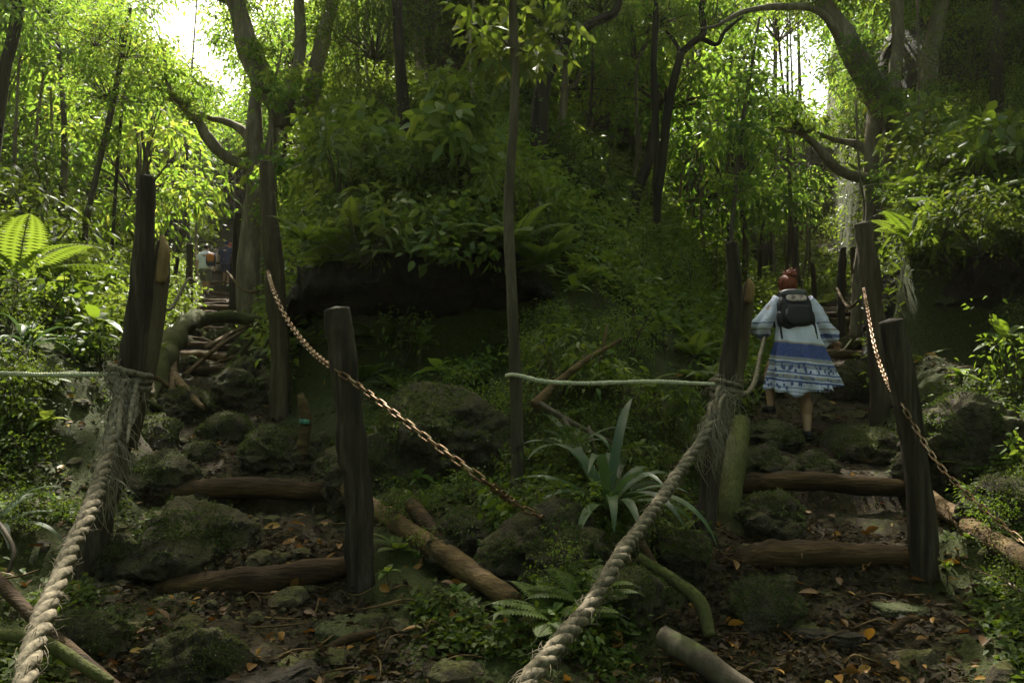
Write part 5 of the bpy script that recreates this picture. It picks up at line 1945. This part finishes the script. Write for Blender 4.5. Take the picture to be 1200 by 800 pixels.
    for k in range(60):
        # coils and flyaways of the untidy bun
        a0 = rng.uniform(0, 6.28)
        r0 = rng.uniform(.022, .048)
        ax = norm(rng.normal(size=3) + [0, 0, 1.2])
        u_ = norm(np.cross(ax, [1, .3, 0]))
        v_ = np.cross(ax, u_)
        aa = a0 + np.linspace(0, rng.uniform(2, 4.5), 8)
        b.tube(bun + r0 * (np.cos(aa)[:, None] * u_ + np.sin(aa)[:, None] * v_) + ax * rng.uniform(-.02, .02), [.004, .008, .008, .003], 5, 16)
    for k in range(50):
        o = bun + norm(rng.normal(size=3)) * .045
        b.tube([o, o + norm(o - bun) * .02 + rng.normal(size=3) * .008, o + norm(o - bun) * .04 + rng.normal(size=3) * .02], [.002, .0015, .0008], 3, 6)
    for k in range(26):
        o = hd + np.array([rng.uniform(-.06, .06), -.075, -.065])
        b.tube([o, o + [rng.normal() * .01, -.012, -.02], o + [rng.normal() * .015, -.012, -.05]], [.003, .002, .001], 3, 6)
    b.obj('hair', HAIR, None).parent = w
    for a in ((.07, 0, 0), (-.19, .30, .22)):
        b = MB()
        a = np.array(a)
        b.tube([a + [0, -.06, .035], a + [0, .0, .045], a + [0, .09, .04], a + [0, .19, .025]], [.034, .044, .046, .03], 12, 18, flat=(1, 1, 1))
        b.tube([a + [0, -.06, .01], a + [0, .19, .008]], [.036, .04], 10, 8, flat=(1, 1, .35))
        b.obj('shoe', SHOE, None).parent = w
    face(w, hd, (0, 1, 0))
    return loc


def soft_box(b, c, sz, R=None, p=4., noise=0., seed=0):
    q = ICO4
    m = (np.abs(q) ** p).sum(1) ** (1 / p)
    V = q / m[:, None] * np.array(sz) / 2
    if noise:
        V = V * (1 + fbm(V * 9, 3, seed)[:, None] * noise)
    if R is not None:
        V = V @ np.array(R).T
    b.add(V + np.array(c), ICO4F)


wl = build_woman()
BP = np.array([-.03, .01, 1.10])
bag = thing('backpack', 'black backpack with zipped front pocket worn by the woman', 'backpack', wl + BP)
tilt = np.array(Matrix.Rotation(-.38, 3, 'X'))


def bagpart(nm, c, sz, mat, p=4., nz=.03, seed=0):
    b = MB()
    soft_box(b, np.array(c) @ tilt.T, sz, tilt, p, nz, seed)
    o = b.obj(nm, mat, None)
    o.parent = bag
    return o


bagpart('main_compartment', (0, 0, .16), (.33, .17, .42), BLACKN, 3, .08, 1)
bagpart('front_pocket', (0, -.085, .08), (.26, .08, .21), BLACKN, 3, .08, 2)
bagpart('side_pocket', (-.155, 0, .08), (.05, .10, .16), BLACKN, 3, .05, 3)
bagpart('side_pocket', (.155, 0, .08), (.05, .10, .16), BLACKN, 3, .05, 4)
bagpart('top_lid', (0, -.01, .335), (.27, .17, .09), GREYN, 3.5, .06, 5)
_fp = [o for o in bag.children if o.name.startswith('front_pocket')][0]
bagpart('zip', (0, -.125, .17), (.22, .012, .01), GREYN, 4, 0).parent = _fp
bagpart('strap_end', (-.17, -.02, -.06), (.02, .012, .16), BLACKN, 4, .03)
bagpart('strap_end', (.17, -.02, -.06), (.02, .012, .16), BLACKN, 4, .03)
for s in (-1, 1):
    b = MB()
    b.tube([np.array(v) for v in ((.10 * s, .09, .34), (.12 * s, .17, .33), (.13 * s, .27, .24), (.15 * s, .26, .10), (.16 * s, .14, .0))], .02, 8, 30, flat=None)
    b.obj('shoulder_strap', BLACKN, None).parent = bag
b = MB()
b.tube([(np.array(v) @ tilt.T) for v in ((-.04, .06, .37), (-.03, .06, .405), (.03, .06, .405), (.04, .06, .37))], .008, 6, 16)
b.obj('handle', BLACKN, None).parent = bag
BAGPRINT = simple('printed_bag_patch', (.30, .22, .20), .6, 0, 30, .3, 0, .8)
bagpart('printed_panel', (.0, -.092, .27), (.2, .012, .07), BAGPRINT, 4, .0)


def walker(loc, label, top, bottom, hair, seed, s=1.):
    """far hiker seen from behind, mid-step"""
    w = thing('person', label, 'person', loc)
    b = MB()
    limb(b, [(0, 0, .9), (0, .03, 1.1), (0, .08, 1.32), (0, .12, 1.46)], [.15, .14, .16, .06])
    ell(b, (0, 0, .92), (.17, .13, .12))
    limb(b, [(0, .10, 1.44), (0, .15, 1.55)], [.06, .06])
    ell(b, (0, .16, 1.62), (.076, .095, .11))
    ell(b, (0, .26, 1.61), (.013, .02, .02))
    for k in (-1, 1):
        ell(b, (.077 * k, .15, 1.61), (.012, .02, .03))
    limb(b, [(.09, 0, .88), (.10, .03, .5), (.10, -.02, .08)], [.09, .06, .04])
    limb(b, [(-.09, .02, .88), (-.11, .22, .56), (-.11, .16, .20)], [.09, .06, .04])
    limb(b, [(.1, -.04, .04), (.1, .14, .03)], [.04, .03])
    limb(b, [(-.11, .12, .16), (-.11, .30, .15)], [.04, .03])
    for k in (-1, 1):
        a = [(.18 * k, .08, 1.40), (.26 * k, .06, 1.14), (.24 * k, .22, .94)]
        limb(b, a, [.055, .042, .03])
        hand(b, a[-1], (-.1 * k, .7, -.6), (-k, 0, 0), 1, .6, k)
    fused('body', b, SKIN, w, .013, 4)
    cloth('shirt', [((0, .12, 1.48), .07, .07), ((0, .10, 1.44), .17, .11), ((0, .08, 1.3), .21, .16, .02), ((0, .04, 1.1), .2, .16, .03), ((0, .0, .88), .21, .17, .04)], top, w, 40, .03, 6, .006, seed)
    for k in (-1, 1):
        cloth('sleeve', [((.14 * k, .09, 1.41), .08, .08, 0, True), ((.21 * k, .07, 1.31), .08, .08, .03), ((.25 * k, .07, 1.2), .08, .08, .05)], top, w, 24, .03, 5, .006, seed)
    cloth('shorts', [((0, .0, .96), .19, .15), ((0, .0, .86), .2, .16, .02), ((0, .01, .8), .195, .155, .02)], bottom, w, 40, .03, 6, .006, seed)
    cloth('trouser_leg', [((.09, 0, .84), .11, .12, 0, True), ((.10, .02, .66), .105, .11, .03), ((.10, .03, .5), .10, .105, .04)], bottom, w, 24, .03, 5, .006, seed)
    cloth('trouser_leg', [((-.09, .03, .84), .11, .12, 0, True), ((-.10, .13, .69), .105, .11, .03), ((-.11, .2, .58), .10, .105, .04)], bottom, w, 24, .03, 5, .006, seed)
    b = MB()
    q = ICO3
    b.add(np.array([0, .145, 1.645]) + q * np.array([.086, .098, .10]) * (1 + fbm(q * 5, 2, seed)[:, None] * .06), ICO3F)
    b.obj('hair', hair, None).parent = w
    for a in ((.1, -.02, 0), (-.11, .14, .12)):
        b = MB()
        a = np.array(a)
        b.tube([a + [0, -.07, .04], a + [0, .05, .05], a + [0, .17, .03]], [.045, .052, .035], 10, 14)
        b.obj('shoe', SHOE, None).parent = w
    face(w, np.array([0, .16, 1.62]), (0, 1, 0))
    w.scale = (s, s, s)
    return w


mp = P(240, 347, 25.5)
walker(mp, 'hiker in white shirt and grey shorts climbing the far left stairs', TEE, SHORTS, HAIRD, 3)
bg2 = thing('backpack', 'orange and navy backpack worn by the hiker in white shirt', 'backpack', mp + np.array([.25, -.12, 1.0]))
b = MB()
soft_box(b, (0, 0, .2), (.3, .2, .44), None, 4, .05, 2)
b.obj('main_compartment', NAVY, None).parent = bg2
b = MB()
soft_box(b, (.02, -.1, .25), (.24, .1, .26), None, 4, .05, 3)
b.obj('front_pocket', ORANGE, None).parent = bg2
b = MB()
b.tube([(-.1, .1, .38), (-.14, .24, .36), (-.12, .24, .1)], .025, 8, 20)
b.obj('shoulder_strap', NAVY, None).parent = bg2
bg2.scale = (1, 1, 1)
q = P(264, 326, 29.5)
q[2] = gz(q[0], q[1])
walker(q, 'hiker in navy shirt ahead of the one in white on the far left stairs', NAVY, NAVY, NAVY, 5)
q = P(269, 312, 31)
q[2] = gz(q[0], q[1])
walker(q, 'hiker in red shirt farthest up the left stairs', REDC, SHORTS, HAIRD, 7)

# ------------------------------------------------------------------ unique labels
from collections import defaultdict
ORD = ['leftmost', 'second from left', 'third from left', 'fourth from left', 'fifth from left', 'sixth from left', 'seventh from left', 'eighth from left', 'ninth from left', 'tenth from left']
by = defaultdict(list)
bpy.context.view_layer.update()
for o in USED:
    by[o['label']].append(o)
for lab, os_ in by.items():
    if len(os_) > 1:
        os_.sort(key=lambda o: proj(o.location)[0])
        for k, o in enumerate(os_):
            o['label'] = (ORD[k] if k < len(os_) - 1 else 'rightmost') + ' ' + lab

# ------------------------------------------------------------------ haze
HAZE = .0004
if HAZE:
    b = MB()
    b.box((0, 35, 15), (400, 400, 60))
    o = b.obj('haze', None, smooth=False)
    m = bpy.data.materials.new('haze_air')
    m.use_nodes = True
    t = m.node_tree
    t.nodes.clear()
    out = t.nodes.new('ShaderNodeOutputMaterial')
    v = t.nodes.new('ShaderNodeVolumePrincipled')
    v.inputs['Color'].default_value = (1, .95, .74, 1)
    v.inputs['Density'].default_value = HAZE
    v.inputs['Anisotropy'].default_value = .55
    t.links.new(v.outputs[0], out.inputs['Volume'])
    o.data.materials.clear()
    o.data.materials.append(m)
    o['kind'] = 'stuff'
    o['label'] = 'thin humid haze filling the ravine'
    o['category'] = 'haze'

# ------------------------------------------------------------------ light, camera
EL, AZ = math.radians(52), math.radians(-8)
w = bpy.data.worlds.new('World')
bpy.context.scene.world = w
w.use_nodes = True
nt = w.node_tree
bgd = nt.nodes['Background']
sky = nt.nodes.new('ShaderNodeTexSky')
sky.sky_type = 'NISHITA'
sky.sun_disc = False
sky.sun_elevation = EL
sky.sun_rotation = AZ
sky.dust_density = 3
tint = nt.nodes.new('ShaderNodeMixRGB')
tint.blend_type = 'MULTIPLY'
tint.inputs[0].default_value = 1
tint.inputs[2].default_value = (1.0, .93, .74, 1)
nt.links.new(sky.outputs[0], tint.inputs[1])
nt.links.new(tint.outputs[0], bgd.inputs['Color'])
bgd.inputs['Strength'].default_value = .15
sd = bpy.data.lights.new('sun', 'SUN')
sd.energy = 5
sd.angle = math.radians(.6)
sd.color = (1, .95, .84)
so = bpy.data.objects.new('sun', sd)
C.objects.link(so)
d = Vector((math.sin(AZ) * math.cos(EL), math.cos(AZ) * math.cos(EL), math.sin(EL)))
so.rotation_euler = d.to_track_quat('Z', 'Y').to_euler()

cd = bpy.data.cameras.new('camera')
cd.sensor_width = 36
cd.lens = F / 1200 * 36
cd.clip_end = 1000
cd.clip_start = .05
cam = bpy.data.objects.new('camera', cd)
C.objects.link(cam)
cam.rotation_euler = (PI / 2, 0, 0)
sc = bpy.context.scene
sc.camera = cam
sc.view_settings.view_transform = 'Standard'
sc.view_settings.look = 'None'
sc.view_settings.exposure = 1.7
sc.view_settings.gamma = 1
sc.cycles.max_bounces = 6
sc.cycles.diffuse_bounces = 3
sc.cycles.glossy_bounces = 2
sc.cycles.transmission_bounces = 5
sc.cycles.volume_bounces = 0
sc.cycles.transparent_max_bounces = 4
sc.cycles.use_denoising = True
